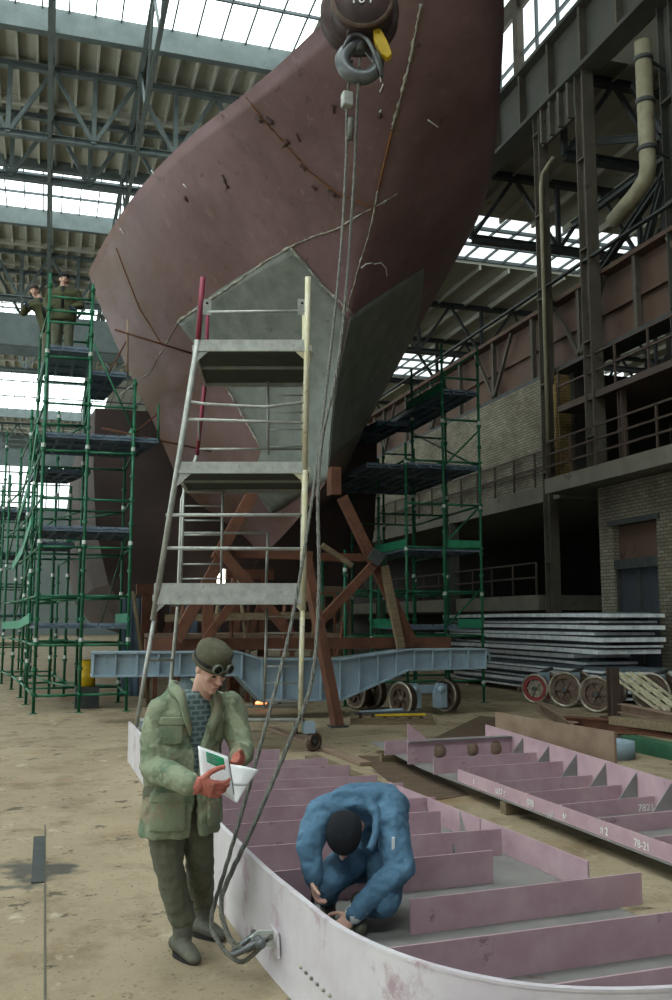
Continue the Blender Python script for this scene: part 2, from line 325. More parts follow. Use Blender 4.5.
    def lathe(s, c, axis, prof, n=28, smooth=True): # prof: (radius, distance along axis)
        d, u, w = frame(axis); c = V(c); vs = []
        for r, h in prof: vs += [c + d*h + (u*math.cos(2*PI*k/n) + w*math.sin(2*PI*k/n)) * r for k in range(n)]
        fs = [(i*n+k, i*n+(k+1)%n, (i+1)*n+(k+1)%n, (i+1)*n+k) for i in range(len(prof)-1) for k in range(n)]
        return s.add(vs, fs, smooth)
    def prism(s, poly, d):                          # planar polygon pushed along d
        p = [V(q) for q in poly]; d = V(d); n = len(p)
        return s.add(p + [q + d for q in p], [tuple(range(n))[::-1], tuple(range(n, 2*n))] + [(i, (i+1)%n, n+(i+1)%n, n+i) for i in range(n)])
    def wall(s, pts, h0, h1, t):                    # upright strip of thickness t along a path of (x, y)
        L_ = []; 
        for i, p in enumerate(pts):
            a = V(pts[max(i-1, 0)]); b = V(pts[min(i+1, len(pts)-1)]); d = (b - a).normalized(); nrm = V((-d.y, d.x)) * t / 2
            p = V(p); L_.append((p + nrm, p - nrm))
        vs = []
        for l, r in L_: vs += [(l.x,l.y,h0),(r.x,r.y,h0),(r.x,r.y,h1),(l.x,l.y,h1)]
        fs = [(i*4+k, i*4+(k+1)%4, i*4+4+(k+1)%4, i*4+4+k) for i in range(len(pts)-1) for k in range(4)] + [(3,2,1,0), tuple(len(vs)-4+k for k in range(4))]
        return s.add(vs, fs)
    def build(s, name, mats, parent=None, loc=None, bevel=0, fix=True):
        me = bpy.data.meshes.new(name); me.from_pydata(s.v, [], s.f)
        for m in (mats if isinstance(mats, (list, tuple)) else [mats]): me.materials.append(M[m] if isinstance(m, str) else m)
        me.polygons.foreach_set('material_index', s.m); me.polygons.foreach_set('use_smooth', s.sm)
        if fix:
            b = bmesh.new(); b.from_mesh(me); bmesh.ops.recalc_face_normals(b, faces=b.faces); b.to_mesh(me); b.free()
        me.update()
        o = bpy.data.objects.new(name, me); COL.objects.link(o)
        if parent is not None: o.parent = parent
        if loc: o.location = loc
        if bevel:
            bv = o.modifiers.new('bevel', 'BEVEL'); bv.width = bevel; bv.segments = 2; bv.limit_method = 'ANGLE'
        return o
def thing(name, label, cat, loc=(0,0,0), rz=0, group=None):
    o = bpy.data.objects.new(name, None); o.empty_display_size = 0.2; COL.objects.link(o)
    o.location = loc; o.rotation_euler = (0, 0, rz); o['label'] = label; o['category'] = cat
    if group: o['group'] = group
    return o
def tag(o, label, cat, group=None, kind=None):
    o['label'] = label; o['category'] = cat
    if group: o['group'] = group
    if kind: o['kind'] = kind
    return o
def struct(o, label=None):
    o['kind'] = 'structure'
    if label: o['label'] = label
    return o
def copy_tree(o, parent=None):
    c = o.copy(); COL.objects.link(c)
    if parent is not None: c.parent = parent
    for ch in list(o.children): copy_tree(ch, c)
    return c
def rz(a): return Matrix.Rotation(a, 3, 'Z')

# ------------------------------------------------------------------ the hall: floor, roof, skylights, end wall
WX = 14.0
struct(MB().box((-26, -22, -0.3), (50, 126, 0)).build('floor', 'floor'), 'dusty worn concrete workshop floor')
XL, XR = -26, 14.3
XGL = 5.5                                            # east of this line added opaque roofing keeps the right side dark
edges = [-22] + [v for s_ in STRIPS for v in s_] + [126]
mb = MB()
for i in range(0, len(edges), 2):
    a, b = edges[i], edges[i+1]
    mb.cur = 0; mb.box((XL, a, ROOF), (XR, b, ROOF + 0.25))
    mb.cur = 1
    x = XL
    while x < XR: mb.box((x, a, ROOF - 0.26), (x + 0.1, b, ROOF)); x += 0.8
    k = max(1, round((b - a) / 3.2))
    for j in range(k + 1):
        y = a + (b - a) * j / k; mb.box((XL, y - 0.12, ROOF - 0.36), (XR, y + 0.12, ROOF))
struct(mb.build('ceiling', ['roof', 'roof_rib']), 'ribbed precast concrete roof between the glazed strips')
for i, (a, b) in enumerate(STRIPS):
    XGL = 9.5 if i == 2 else 5.5
    g = MB(); g.box((XL, a, ROOF + 0.5), (XGL, b, ROOF + 0.52)); g.cur = 1; g.box((XGL, a, ROOF + 0.5), (XR, b, ROOF + 0.56)); o = struct(g.build('window_%d' % (i + 1), ['glass' if i < 2 else 'glass_mid', 'roof']), 'glazed roof strip letting in white daylight')
    f = MB(); x = XL
    while x < XR: f.box((x, a, ROOF + 0.40), (x + 0.06, b, ROOF + 0.5)); x += 1.0
    for j in range(4): y = a + (b - a) * j / 3; f.box((XL, y - 0.05, ROOF + 0.34), (XR, y + 0.05, ROOF + 0.46))
    f.build('glazing_bars', 'mullion', o)
    t = MB()
    for y in (a, b): t.box((XL, y - 0.18, ROOF - 0.5), (XR, y + 0.18, ROOF + 0.5))
    struct(t.build('trim_%d' % (i + 1), 'truss'), 'grey steel edge beam along both sides of a glazed roof strip')
ord_ = ['nearest', 'second', 'third', 'fourth', 'fifth', 'sixth', 'seventh', 'farthest']
def roof_truss(y, depth, label, x0=XL, x1=XR, zt=ROOF - 0.4, step=3.4, m='truss', cut=0.16):
    r = thing('roof_truss', label, 'roof truss', (0, y, zt - depth), 0, 'steel trusses under the main roof' if m == 'truss' else 'steel trusses of the side bay')
    c = MB(); c.ibeam((x0, 0, depth), (x1, 0, depth), 0.28, 0.24); c.build('top_chord', m, r)
    c = MB(); c.ibeam((x0, 0, 0), (x1, 0, 0), 0.3, 0.26); c.build('bottom_chord', m, r)
    w = MB(); n = int((x1 - x0) / step)
    for i in range(n):
        xa = x0 + i * step; xb = xa + step
        w.bar((xa, 0, 0), (xa, 0, depth), cut * 1.2, cut * 1.2)
        w.bar((xa, 0, 0), ((xa + xb) / 2, 0, depth), cut); w.bar(((xa + xb) / 2, 0, depth), (xb, 0, 0), cut)
    w.build('web_bars', m, r); return r
for i, y in enumerate((17.5, 38.5, 42.5, 59.5, 63, 77, 114)):
    roof_truss(y, 3.0, ord_[i] + ' lattice roof truss spanning the hall under the ribbed roof')
for i, (x, lab) in enumerate(((-9, 'long roof girder running away over the left edge of the hall'), (at(50, 90, Z=21.6).x, 'long roof girder running away above the scaffold with two workers'), (at(147, 100, Z=21.6).x, 'long roof girder running away above the ship hull'), (10.6, 'long roof girder running away right of the ship hull'))):
    r = thing('roof_girder', lab, 'girder', (x, 15, ROOF - 3.4), 0, 'long girders under the main roof')
    c = MB(); c.ibeam((0, 0, 3.0), (0, 90, 3.0), 0.2, 0.22); c.build('top_chord', 'truss', r)
    c = MB(); c.ibeam((0, 0, 0), (0, 90, 0), 0.16, 0.2); c.build('bottom_chord', 'truss', r)
    w = MB()
    for k in range(18): w.bar((0, k*5, 0), (0, k*5+2.5, 3), 0.09); w.bar((0, k*5+2.5, 3), (0, k*5+5, 0), 0.09)
    w.build('web_bars', 'truss', r)
# bridge cranes far down the hall
def bridge_crane(y, z, h, label):
    r = thing('bridge_crane', label, 'crane', (0, y, z), 0)
    MB().box((XL, -1.2, 0), (13.2, -0.9, h)).build('front_girder', 'blue_dark' if 'blue_dark' in M else 'truss', r)
    MB().box((XL, 0.9, 0), (13.2, 1.2, h)).build('rear_girder', 'truss', r)
    w = MB()
    for k in range(13): w.bar((XL + k*3, -1.5, h), (XL + k*3, -1.5, h + 1.0), 0.05)
    w.bar((XL, -1.5, h + 1.0), (13, -1.5, h + 1.0), 0.05); w.bar((XL, -1.5, h + .5), (13, -1.5, h + .5), 0.05)
    w.build('walkway_railing', 'truss', r)
bridge_crane(58, 17.9, 1.9, 'blue-grey overhead crane bridge across the hall behind the two scaffold workers')
bridge_crane(100, 17.6, 1.3, 'overhead crane bridge farthest away before the glazed end wall')
# left outer wall with an unseen glowing band added for light from the left
mb = MB(); mb.box((XL - .4, -22, 0), (XL, 122, 3.5)); mb.box((XL - .4, -22, 13.5), (XL, 122, 25.2)); struct(mb.build('wall_left', 'darkwall'), 'outer wall far to the left')
o = struct(MB().box((XL - .2, -22, 3.5), (XL - .15, 122, 13.5)).build('window_9', 'side_glow'), 'long glowing band added in the left outer wall as side light')
f = MB(); y = -22
while y < 122: f.box((XL - .1, y, 3.5), (XL, y + .12, 13.5)); y += 2.0
for z in (6, 8.5, 11): f.box((XL - .1, -22, z), (XL, 122, z + .1))
f.build('glazing_bars', 'mullion', o)
# end wall with two glazed bands
def band(y0, y1): return at(40, y0, Y=122).z, at(40, y1, Y=122).z
zb = [band(508, 450)]
mb = MB(); z = 0
for lo, hi in sorted(zb): mb.box((XL, 122, z), (50, 122.4, lo)); z = hi
mb.box((XL, 122, z), (50, 122.4, 32))
struct(mb.build('wall_back', mat('pale_end_wall', '6f7a7a', '7d8683', 0.2, 0.9)), 'distant end wall with glazed bands')
for i, (lo, hi) in enumerate(zb):
    o = struct(MB().box((XL, 122.2, lo), (50, 122.25, hi)).build('window_%d' % (10 + i), 'glass_far'), 'glazed band of the distant end wall')
    f = MB(); x = XL
    while x < 50: f.box((x, 122.0, lo), (x + 0.14, 122.2, hi)); x += 1.5
    for k in range(6): z = lo + (hi - lo) * k / 5; f.box((XL, 122.0, z - .07), (50, 122.2, z + .07))
    f.build('glazing_bars', 'mullion', o)

# ------------------------------------------------------------------ right side of the hall
FAR = 62
# brick walls
yA = 24.35
mb = MB().box((WX, yA + 0.02, 5.8), (WX + 0.4, FAR, 9.05)); struct(mb.build('wall_right', 'brick'), 'pale grey brick wall above the long walkway')
mb = MB().box((WX, yA - 0.75, 5.8), (WX + 0.5, yA, 8.95)); struct(mb.build('wall_right_pier', 'brick_y'), 'ochre brick pier ending the upper brick wall')
d0, d1 = 19.3, 21.15
mb = MB().box((WX, 10, 0), (WX + 0.4, d0, 5.35)); mb.box((WX, d1, 0), (WX + 0.4, 21.75, 5.35)); mb.box((WX, d0, 4.3), (WX + 0.4, d1, 5.35))
struct(mb.build('wall_right_lower', 'brick'), 'grey brick wall around the tall dark door')
dr = struct(MB().box((WX + 0.16, d0, 0.02), (WX + 0.22, d1, 3.15)).build('door_1', 'door'), 'tall dark grey double door in the brick wall')
f = MB()
for y in (d0 + 0.05, d1 - 0.05, (d0 + d1) / 2): f.box((WX + 0.08, y - 0.05, 0.02), (WX + 0.16, y + 0.05, 3.15))
f.box((WX + 0.02, d0, 3.15), (WX + 0.16, d1, 3.4)); f.build('door_frame', 'steel', dr)
MB().box((WX + 0.2, d0, 3.4), (WX + 0.26, d1, 4.3)).build('transom_panel', 'crane_red', dr)
MB().box((WX - 0.04, d0 - 0.15, 4.28), (WX + 0.2, d1 + 0.15, 4.42)).build('lintel', 'steel', dr)
# inner dark walls behind the openings
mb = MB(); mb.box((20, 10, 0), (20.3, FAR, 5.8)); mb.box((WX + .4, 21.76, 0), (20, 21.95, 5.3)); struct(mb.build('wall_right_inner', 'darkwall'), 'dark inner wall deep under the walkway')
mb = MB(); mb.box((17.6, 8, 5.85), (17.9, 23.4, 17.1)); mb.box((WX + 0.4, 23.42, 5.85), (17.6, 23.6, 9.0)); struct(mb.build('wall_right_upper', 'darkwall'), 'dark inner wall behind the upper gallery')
# slabs of the walkways
mb = MB(); mb.box((13.35, 10, 5.38), (17.6, 23.4, 5.8)); mb.box((13.85, 23.42, 5.3), (20, FAR, 5.78)); struct(mb.build('floor_gallery', 'concrete'), 'concrete walkway slab over the brick wall')
mb = MB(); mb.box((13.75, 10, 7.72), (17.6, 23.3, 7.9)); struct(mb.build('floor_upper_gallery', 'rail_brown'), 'brown steel edged floor of the upper gallery')
mb = MB(); mb.box((13.9, 24.9, 2.15), (19.9, FAR, 2.6)); struct(mb.build('floor_platform', 'concrete'), 'concrete loading platform in the dark under the walkway')

def railing(x, y0, y1, z, h, n, label, m='rail_brown', rails=(1.0, 0.55)):
    r = thing('railing', label, 'railing', (x, y0, z))
    for i in range(n + 1):
        y = (y1 - y0) * i / n; MB().bar((0, y, 0), (0, y, h), 0.05).build('post', m, r)
    for k in rails: MB().bar((0, 0, h*k), (0, y1 - y0, h*k), 0.05, 0.05).build('rail', m, r)
    return r
railing(13.42, 12, 23.35, 5.8, 1.05, 9, 'brown steel railing on the lower walkway above the tall dark door', rails=(1, .66, .33))
railing(13.9, 23.6, 50, 5.78, 1.05, 20, 'thin steel railing on the long walkway in front of the pale brick wall')
railing(13.8, 12, 23.25, 7.9, 1.05, 8, 'brown steel railing of the upper gallery below the crane girder')
railing(13.9, 25, 60, 2.6, 0.95, 24, 'dark railing on the low loading platform behind the right scaffold')

# columns
def column(y, z0, z1, label, x=WX - 0.12, w=0.36, m='column'):
    r = thing('steel_column', label, 'column', (x, y, z0))
    c = MB(); c.ibeam((0, 0, 0), (0, 0, z1 - z0), w, w * 1.15, 0.035, (0, 1, 0)); c.build('shaft', m, r)
    p = MB()
    k = 0.9
    while k < z1 - z0: p.box((-w/2 - .01, -w/2 - .03, k), (w/2 + .01, w/2 + .03, k + 0.05)); k += 2.6
    p.build('cross_plates', m, r)
column(24.0, 0, 17.1, 'tall grey steel column at the end of the ochre brick pier', x=WX - 0.12, w=.3)
column(21.55, 5.8, 17.1, 'tall grey steel column left of the cream downpipe', x=WX - 0.12, w=.36)
column(18.3, 5.8, 17.1, 'tall dark steel column right of the cream downpipe', x=WX + 0.3, w=.42, m='plategrey')
for i, y in enumerate((31, 38.5, 46, 54)):
    column(y, 0, 5.3, ord_[i] + ' dark column holding up the long walkway beyond the tall door', m='plategrey')
for i, y in enumerate((16.2, 20.5)):
    column(y, 5.8, 7.72, ('nearer' if i == 0 else 'farther') + ' short post between the two gallery floors', x=14.0, w=0.16, m='rail_brown')

# brown-red crane girder
r = thing('crane_girder', 'long brown-red crane runway girder above the pale brick wall', 'girder', (WX + 0.35, 8, 9.1))
MB().box((0.1, 0, 0.1), (0.16, FAR - 8, 2.1)).build('web_plate', 'crane_red', r)
MB().box((-0.25, 0, 2.1), (0.5, FAR - 8, 2.22)).build('top_flange', 'crane_red', r)
MB().box((-0.25, 0, 0), (0.5, FAR - 8, 0.12)).build('bottom_flange', 'steel', r)
MB().box((-0.02, 0, 1.05), (0.1, FAR - 8, 1.13)).build('middle_stiffener', 'crane_red', r)
MB().box((-0.62, 0, 2.5), (-0.5, FAR - 8, 2.56)).build('guard_rail', 'steel', r)
for k in range(19):
    MB().bar((-0.12, 1.2 + k*2.7, 0.1), (-0.12, 1.2 + k*2.7, 2.1), 0.14, 0.14).build('stiffener_post', 'column', r)
    a, b = (1.2 + k*2.7, 2.55 + k*2.7)
    MB().bar((-0.14, a if k % 2 else a + 2.7, 0.15), (-0.14, a + 1.35, 2.05), 0.1, 0.1).build('diagonal_brace', 'column', r)
# upper plate girder
r = thing('plate_girder', 'dark grey riveted plate girder under the high windows at right', 'girder', (WX - 0.1, 8, 17.15))
MB().box((0, 0, 0), (0.08, FAR - 8, 1.85)).build('web_plate', 'plategrey', r)
MB().box((-0.3, 0, -0.06), (0.35, FAR - 8, 0.06)).build('bottom_flange', 'plategrey', r)
MB().box((-0.3, 0, 1.8), (0.35, FAR - 8, 1.92)).build('top_flange', 'plategrey', r)
for k in range(30): MB().box((-0.22, 1.1 + k*1.75, 0.06), (0, 1.2 + k*1.75, 1.8)).build('stiffener', 'column', r)
r = thing('plate_girder', 'shorter grey plate girder segment below the upper one between two columns', 'girder', (WX - 0.2, 21.85, 16.0))
MB().box((0, 0, 0), (0.08, 1.9, 1.05)).build('web_plate', 'plategrey', r)
for k in range(4): MB().box((-0.16, 0.15 + k*.5, 0), (0, 0.25 + k*.5, 1.05)).build('stiffener', 'column', r)
# high windows and wall above
mb = MB(); mb.box((WX + .0, 8, 19.08), (WX + .3, FAR, 19.25)); mb.box((WX, 8, 21.6), (WX + .3, FAR, 22.3)); mb.box((WX, 8, 24.5), (WX + .3, FAR, 25)); mb.box((WX, 8, 19.25), (WX + .3, 20.6, 24.5))
for k in range(8): mb.box((WX - .1, 25.3 + k * 5, 19.2), (WX + .4, 25.6 + k * 5, 24.6))
struct(mb.build('wall_right_clerestory', 'column'), 'steel clerestory frame at the top right')
for i, (lo, hi) in enumerate(((19.25, 21.6), (22.3, 24.5))):
    o = struct(MB().box((WX + .14, 20.6, lo), (WX + .16, FAR, hi)).build('window_%d' % (20 + i), 'glass_bay'), 'high clerestory glazing at the top right')
    f = MB(); y = 20.6
    while y < FAR: f.box((WX + .05, y, lo), (WX + .14, y + .09, hi)); y += 1.25
    f.box((WX + .05, 20.6, (lo*2 + hi)/3 - .04), (WX + .14, FAR, (lo*2 + hi)/3 + .04)); f.build('glazing_bars', 'mullion', o)
# side bay roof
mb = MB(); ed = [20.8, 34, 39, 54, 60, 122]
for i in range(0, 6, 2):
    mb.cur = 0; mb.box((WX + .3, ed[i], 18.6), (50, ed[i+1], 18.8)); mb.cur = 1
    x = WX + .6
    while x < 50: mb.box((x, ed[i], 18.36), (x + .1, ed[i+1], 18.6)); x += 1.5
mb.cur = 0; mb.box((WX + .3, 8, 17.1), (30, 20.8, 17.3))
struct(mb.build('ceiling_side_bay', ['roof', 'roof_rib']), 'ribbed roof of the bay beyond the right-hand columns')
for i, (a, b) in enumerate(((34, 39), (54, 60))):
    o = struct(MB().box((WX + .3, a, 18.9), (50, b, 18.92)).build('window_%d' % (30 + i), 'glass_bay'), 'glazed roof strip of the side bay')
    f = MB(); x = WX + .3
    while x < 50: f.box((x, a, 18.78), (x + .07, b, 18.9)); x += 1
    for k in range(4): y = a + (b - a) * k / 3; f.box((WX + .3, y - .06, 18.75), (50, y + .06, 18.9))
    f.build('glazing_bars', 'mullion', o)
for i, y in enumerate((23.5, 30, 44, 50, 66)):
    roof_truss(y, 2.6, ord_[i] + ' dark truss in the side bay behind the right-hand columns', WX + .4, 50, 18.3, 3.6, 'steel', .13)
mb = MB().box((50, 20, 0), (50.3, 122, 19)); struct(mb.build('wall_side_bay', mat('far_side_wall', '4b4a44', '58564e', .3, .9)), 'distant outer wall of the side bay')
# dark cross bracing behind the columns
r = thing('wind_bracing', 'dark diagonal bracing between the tall columns at upper right', 'bracing', (WX + 1.2, 13, 11.4))
for (a, b) in (((0, 5.3), (11.5, 0)), ((0, 0), (11.5, 5.3)), ((0, 2.6), (11.5, 2.6)), ((8.2, 5.4), (5.0, 0)), ((5, 5.4), (8.2, 0)), ((2, 5.4), (5, 0))):
    MB().ibeam((0, a[0], a[1]), (0, b[0], b[1]), .16, .2).build('diagonal_brace', 'steel', r)
# downpipe
r = thing('downpipe', 'cream rust-streaked pipe bending left at upper right', 'pipe', (WX - .62, at(646, 120, X=WX - .62).y, 12.1))
P = [(0, 0, 3.7), (0, 0, 1.5), (0, 0, .5), (0, .1, .25), (0, .5, .05), (0, 1.5, -.22)]
MB().tube(P, .2, 16).build('pipe_run', 'pipe_cream', r)
for z in (3.2, 2.1, 0.9): MB().lathe((0, 0, z), (0, 0, 1), [(.2, 0), (.235, 0), (.235, .1), (.2, .1)], 20).build('pipe_clamp', 'steel', r)
for z in (3.25, .95): MB().bar((.2, 0, z), (WX + .15 - r.location.x, 18.36 - r.location.y, z), .06).build('wall_bracket', 'steel', r)
r = thing('drainpipe', 'thin rusty drainpipe beside the ochre brick pier', 'pipe', (13.72, 23.3, 5.8))
MB().tube([(0, 0, 0), (0, 0, 2.4), (.02, .05, 2.7), (.1, .15, 2.8)], .06, 10).build('pipe_run', 'brick_y', r)
r = thing('drainpipe', 'thin brown pipe bent at its top beside the tall column of the ochre pier', 'pipe', (13.62, 23.6, 6.0))
MB().tube([(0, 0, 0), (0, 0, 8.6), (.0, -.12, 9.0), (.1, -.6, 9.3)], .06, 10).build('pipe_run', 'pipe_cream', r)

# ------------------------------------------------------------------ the ship hull
HP = dict(Xc=5.4435, a0=16.5683, a1=-.7653, a2=-.1031, W0=4.2287, W1=.3655, L0=4.4973, L1=-.1401, p0=1.1157, p1=-.0713, d0=10.3981, d1=.074, Ye=23.3557, yaw=.0412, W2=-.0239, d2=.0506, rd=.3666)
def stemY(z):
    t = z - 8; y = HP['a0'] + HP['a1']*t + HP['a2']*t*t
    if z < 4.7: y += 2.6 * (4.7 - z) + 1.2 * (4.7 - z)**2
    return y
def h2w(x, Y, z):                                    # hull axes to hall axes: the ship lies turned by a small angle
    c, s = math.cos(HP['yaw']), math.sin(HP['yaw']); return V((HP['Xc'] + x*c - (Y-16)*s, 16 + x*s + (Y-16)*c, z))
def w2h(p):
    c, s = math.cos(HP['yaw']), math.sin(HP['yaw']); dx, dy = p.x - HP['Xc'], p.y - 16; return V((dx*c + dy*s, 16 - dx*s + dy*c, p.z))
def halfB(z, s):
    if s <= 0: return 0.0
    t = z - 8
    rd = min(max((z - 6.8) * HP['rd'], 0), 1.5)
    s2 = math.sqrt(s * (s + rd)) if rd > 0 else s
    k = 1
    W = max(HP['W0'] + HP['W1']*t + HP['W2']*t*t, .02); L = max(HP['L0'] + HP['L1']*t, .3); p = HP['p0'] + HP['p1']*t
    b = W * (1 - math.exp(-(s2 / L)**p)) * k
    q = min(max((z - 3.25) / 1.9, 0), 1); return b * (q**.7)
def deckZ(Y): return HP['d0'] + HP['d1'] * (23 - Y) + HP['d2'] * max(16 - Y, 0)**2
ZK = 3.3
def hull_pt(f, v, side):
    z = ZK + v * 7.5
    for _ in range(12):
        Y = stemY(z) + f * (HP['Ye'] - stemY(z)); z = .5*z + .5*(ZK + v * (deckZ(Y) - ZK))
    Y = stemY(z) + f * (HP['Ye'] - stemY(z))
    return h2w(side * halfB(z, Y - stemY(z)), Y, z)
NF, NV = 46, 44
hull = thing('ship_hull', 'huge maroon ship bow block towering over the workers', 'ship hull', (HP['Xc'], 18, ZK))
HO = V((HP['Xc'], 18, ZK))
fs_ = [(i / NF)**1.7 for i in range(NF + 1)]
mb = MB(); vs = []; fs = []
for side in (-1, 1):
    for i in range(NF + 1):
        for j in range(NV + 1): vs.append(hull_pt(fs_[i], j / NV, side) - HO)
n1 = (NF + 1) * (NV + 1)
for sdx in (0, 1):
    for i in range(NF):
        for j in range(NV):
            a = sdx*n1 + i*(NV+1) + j; fs.append((a, a+NV+1, a+NV+2, a+1))
mb.add(vs, fs, True)
for i in range(NF):
    a, b = i*(NV+1) + NV, (i+1)*(NV+1) + NV; mb.add([vs[a], vs[b], vs[b+n1], vs[a+n1]], [(0, 1, 2, 3)])
    a, b = i*(NV+1), (i+1)*(NV+1); mb.add([vs[a], vs[b], vs[b+n1], vs[a+n1]], [(0, 1, 2, 3)])
ho = mb.build('shell_plating', 'hull', hull, fix=False)
bm = bmesh.new(); bm.from_mesh(ho.data); bmesh.ops.remove_doubles(bm, verts=bm.verts, dist=.002); bmesh.ops.recalc_face_normals(bm, faces=bm.faces); bm.to_mesh(ho.data); bm.free()
mb = MB()                                            # closing bulkhead at the after end
for j in range(NV):
    a = NF*(NV+1) + j; mb.add([vs[a], vs[a+1], vs[a+1+n1], vs[a+n1]], [(0, 1, 2, 3)])
mb.build('after_bulkhead', 'rail_brown', hull)
def hull_in(p):
    q = w2h(p); s = q.y - stemY(q.z); return s > 0 and abs(q.x) < halfB(q.z, s) and q.z > ZK
def hull_hit1(px, py):                               # point where the sight line of a photo pixel meets the shell
    r = (FW * FPX + RT * (px - 336) + UP * (500 - py)).normalized(); t = 9.0
    while t < 40:
        if hull_in(CAMP + r * t):
            lo, hi = t - .1, t
            for _ in range(18):
                m_ = (lo + hi) / 2
                if hull_in(CAMP + r * m_): hi = m_
                else: lo = m_
            return w2h(CAMP + r * hi)
        t += .1
    return None
def hull_hit0(): pass
def hull_hit(px, py):
    for k in range(12):
        for dx, dy in ((0, 0), (1, 0), (-1, 0), (0, 1), (0, -1)):
            p = hull_hit1(px + dx*k*2, py + dy*k*2)
            if p is not None: return p
    return None
def on_hull(Y, z, side, off):                        # Y, z in hull axes; result in hall axes
    s = Y - stemY(z); b = halfB(z, s); e = .03
    n = V((side, -(halfB(z, s+e) - halfB(z, max(s-e, 0))) / (2*e), 0)); dz = (halfB(z+e, Y-stemY(z+e)) - halfB(z-e, Y-stemY(z-e))) / (2*e)
    n.z = -dz; n.normalize(); q = V((side*b, Y, z)) + n * off; return h2w(q.x, q.y, q.z)
def dense(P, n):
    out = []
    for a, b in zip(P[:-1], P[1:]):
        for k in range(n): out.append((V(a)) .lerp(V(b), k / n))
    return out + [V(P[-1])]
def hull_line(pts, r, m, name, label=None, jit=0.0, side=None):
    Q = []
    for (x0, y0), (x1, y1) in zip(pts[:-1], pts[1:]):
        k = max(2, int(math.hypot(x1-x0, y1-y0) / 3))
        Q += [(x0 + (x1-x0)*i/k + (random.uniform(-.5, .5) if jit else 0), y0 + (y1-y0)*i/k + (random.uniform(-.5, .5) if jit else 0)) for i in range(k)]
    Q.append(pts[-1]); P = [hull_hit1(*q) for q in Q]; P = [h2w(p.x, p.y, p.z) for p in P if p is not None]
    if len(P) < 2: return
    out = [p + (CAMP - p).normalized() * .016 - HO for p in P]; rs = [r * (random.uniform(.35, 1.7) if jit else 1) for p in P]
    o = MB().tube(out, rs, 6).build(name, m, hull)
    if label: o['label'] = label
def stem_pt(py):                                     # the point of the stem line seen at a given photo row
    best = None
    for i in range(400):
        z = 3.6 + i * .02; d = h2w(0, stemY(z), z) - CAMP; y = 500 - FPX * d.dot(UP) / d.dot(FW)
        if best is None or abs(y - py) < best[0]: best = (abs(y - py), z)
    return V((0, stemY(best[1]) + .004, best[1]))
def hull_patch(L_, R_, side, m, name, label, n=10, off=.012):
    A = [stem_pt(p[1]) if p[0] is None else hull_hit(*p) for p in L_]; B = [stem_pt(p[1]) if p[0] is None else hull_hit(*p) for p in R_]
    A = dense(A, n); B = dense(B, n); vs = []; k = 24
    for a, b in zip(A, B):
        for i in range(k + 1):
            q = a.lerp(b, i / k); s = q.y - stemY(q.z)
            if s < .005: q.y = stemY(q.z) + .005
            vs.append(on_hull(q.y, q.z, side, off) - HO)
    fs = [(i*(k+1)+j, i*(k+1)+j+1, (i+1)*(k+1)+j+1, (i+1)*(k+1)+j) for i in range(len(A)-1) for j in range(k)]
    o = MB().add(vs, fs, True).build(name, m, hull, fix=False); o['label'] = label
    so = o.modifiers.new('thickness', 'SOLIDIFY'); so.thickness = .015; so.offset = 0
hull_patch([(178, 322), (222, 380), (262, 450), (272, 515)], [(292, 247), (None, 319), (None, 400), (None, 478)], -1, 'hull_grey', 'bow_plate', 'bare grey steel plate on the lit side of the bow')
hull_patch([(None, 316), (None, 400), (None, 468)], [(423, 268), (416, 340), (362, 436)], 1, 'hull_grey', 'bow_plate', 'bare grey steel plate on the dark side of the bow')
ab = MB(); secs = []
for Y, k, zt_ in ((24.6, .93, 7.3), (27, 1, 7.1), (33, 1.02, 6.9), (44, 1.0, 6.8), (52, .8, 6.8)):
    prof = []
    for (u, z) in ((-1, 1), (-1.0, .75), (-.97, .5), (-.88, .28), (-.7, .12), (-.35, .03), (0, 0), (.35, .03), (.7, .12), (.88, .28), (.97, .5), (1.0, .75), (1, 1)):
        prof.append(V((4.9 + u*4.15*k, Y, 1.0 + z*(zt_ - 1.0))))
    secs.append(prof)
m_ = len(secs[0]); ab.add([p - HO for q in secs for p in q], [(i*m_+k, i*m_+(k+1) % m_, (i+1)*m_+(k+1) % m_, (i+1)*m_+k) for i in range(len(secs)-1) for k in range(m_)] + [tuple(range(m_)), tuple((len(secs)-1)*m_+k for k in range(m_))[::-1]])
ab.build('after_body', 'hull_shaded', hull)['label'] = 'dark lower hull section standing behind the bow block'
S = 'weld_seam'
hull_line([(347, 312), (358, 270), (370, 230), (378, 190)], .014, 'seam', S, jit=.004, side=-1)
hull_line([(378, 190), (385, 160), (392, 130)], .022, 'rustline', S, 'rust-orange weld seam', side=-1)
hull_line([(392, 130), (400, 100), (410, 60), (421, 4)], .022, 'seam', S, jit=.004, side=-1)
hull_line([(178, 322), (205, 303), (235, 283), (262, 264), (290, 247)], .03, 'seam', S, jit=.004)
hull_line([(290, 247), (310, 238), (335, 230), (372, 208)], .014, 'seam', S, jit=.004)
hull_line([(290, 247), (322, 285), (356, 318)], .024, 'seam', S, jit=.004)
hull_line([(246, 98), (262, 118), (290, 150), (310, 172), (335, 192), (372, 208)], .012, 'rustline', S, jit=.004)
hull_line([(222, 380), (240, 412), (262, 450)], .014, 'seam', S, jit=.004)
hull_line([(116, 248), (128, 280), (140, 310), (162, 345)], .014, 'rustline', S, 'orange rust streak')
hull_line([(120, 395), (150, 372), (178, 322)], .01, 'seam', S, jit=.004)
hull_line([(372, 208), (388, 200), (398, 193)], .015, 'seam', S, jit=.004)
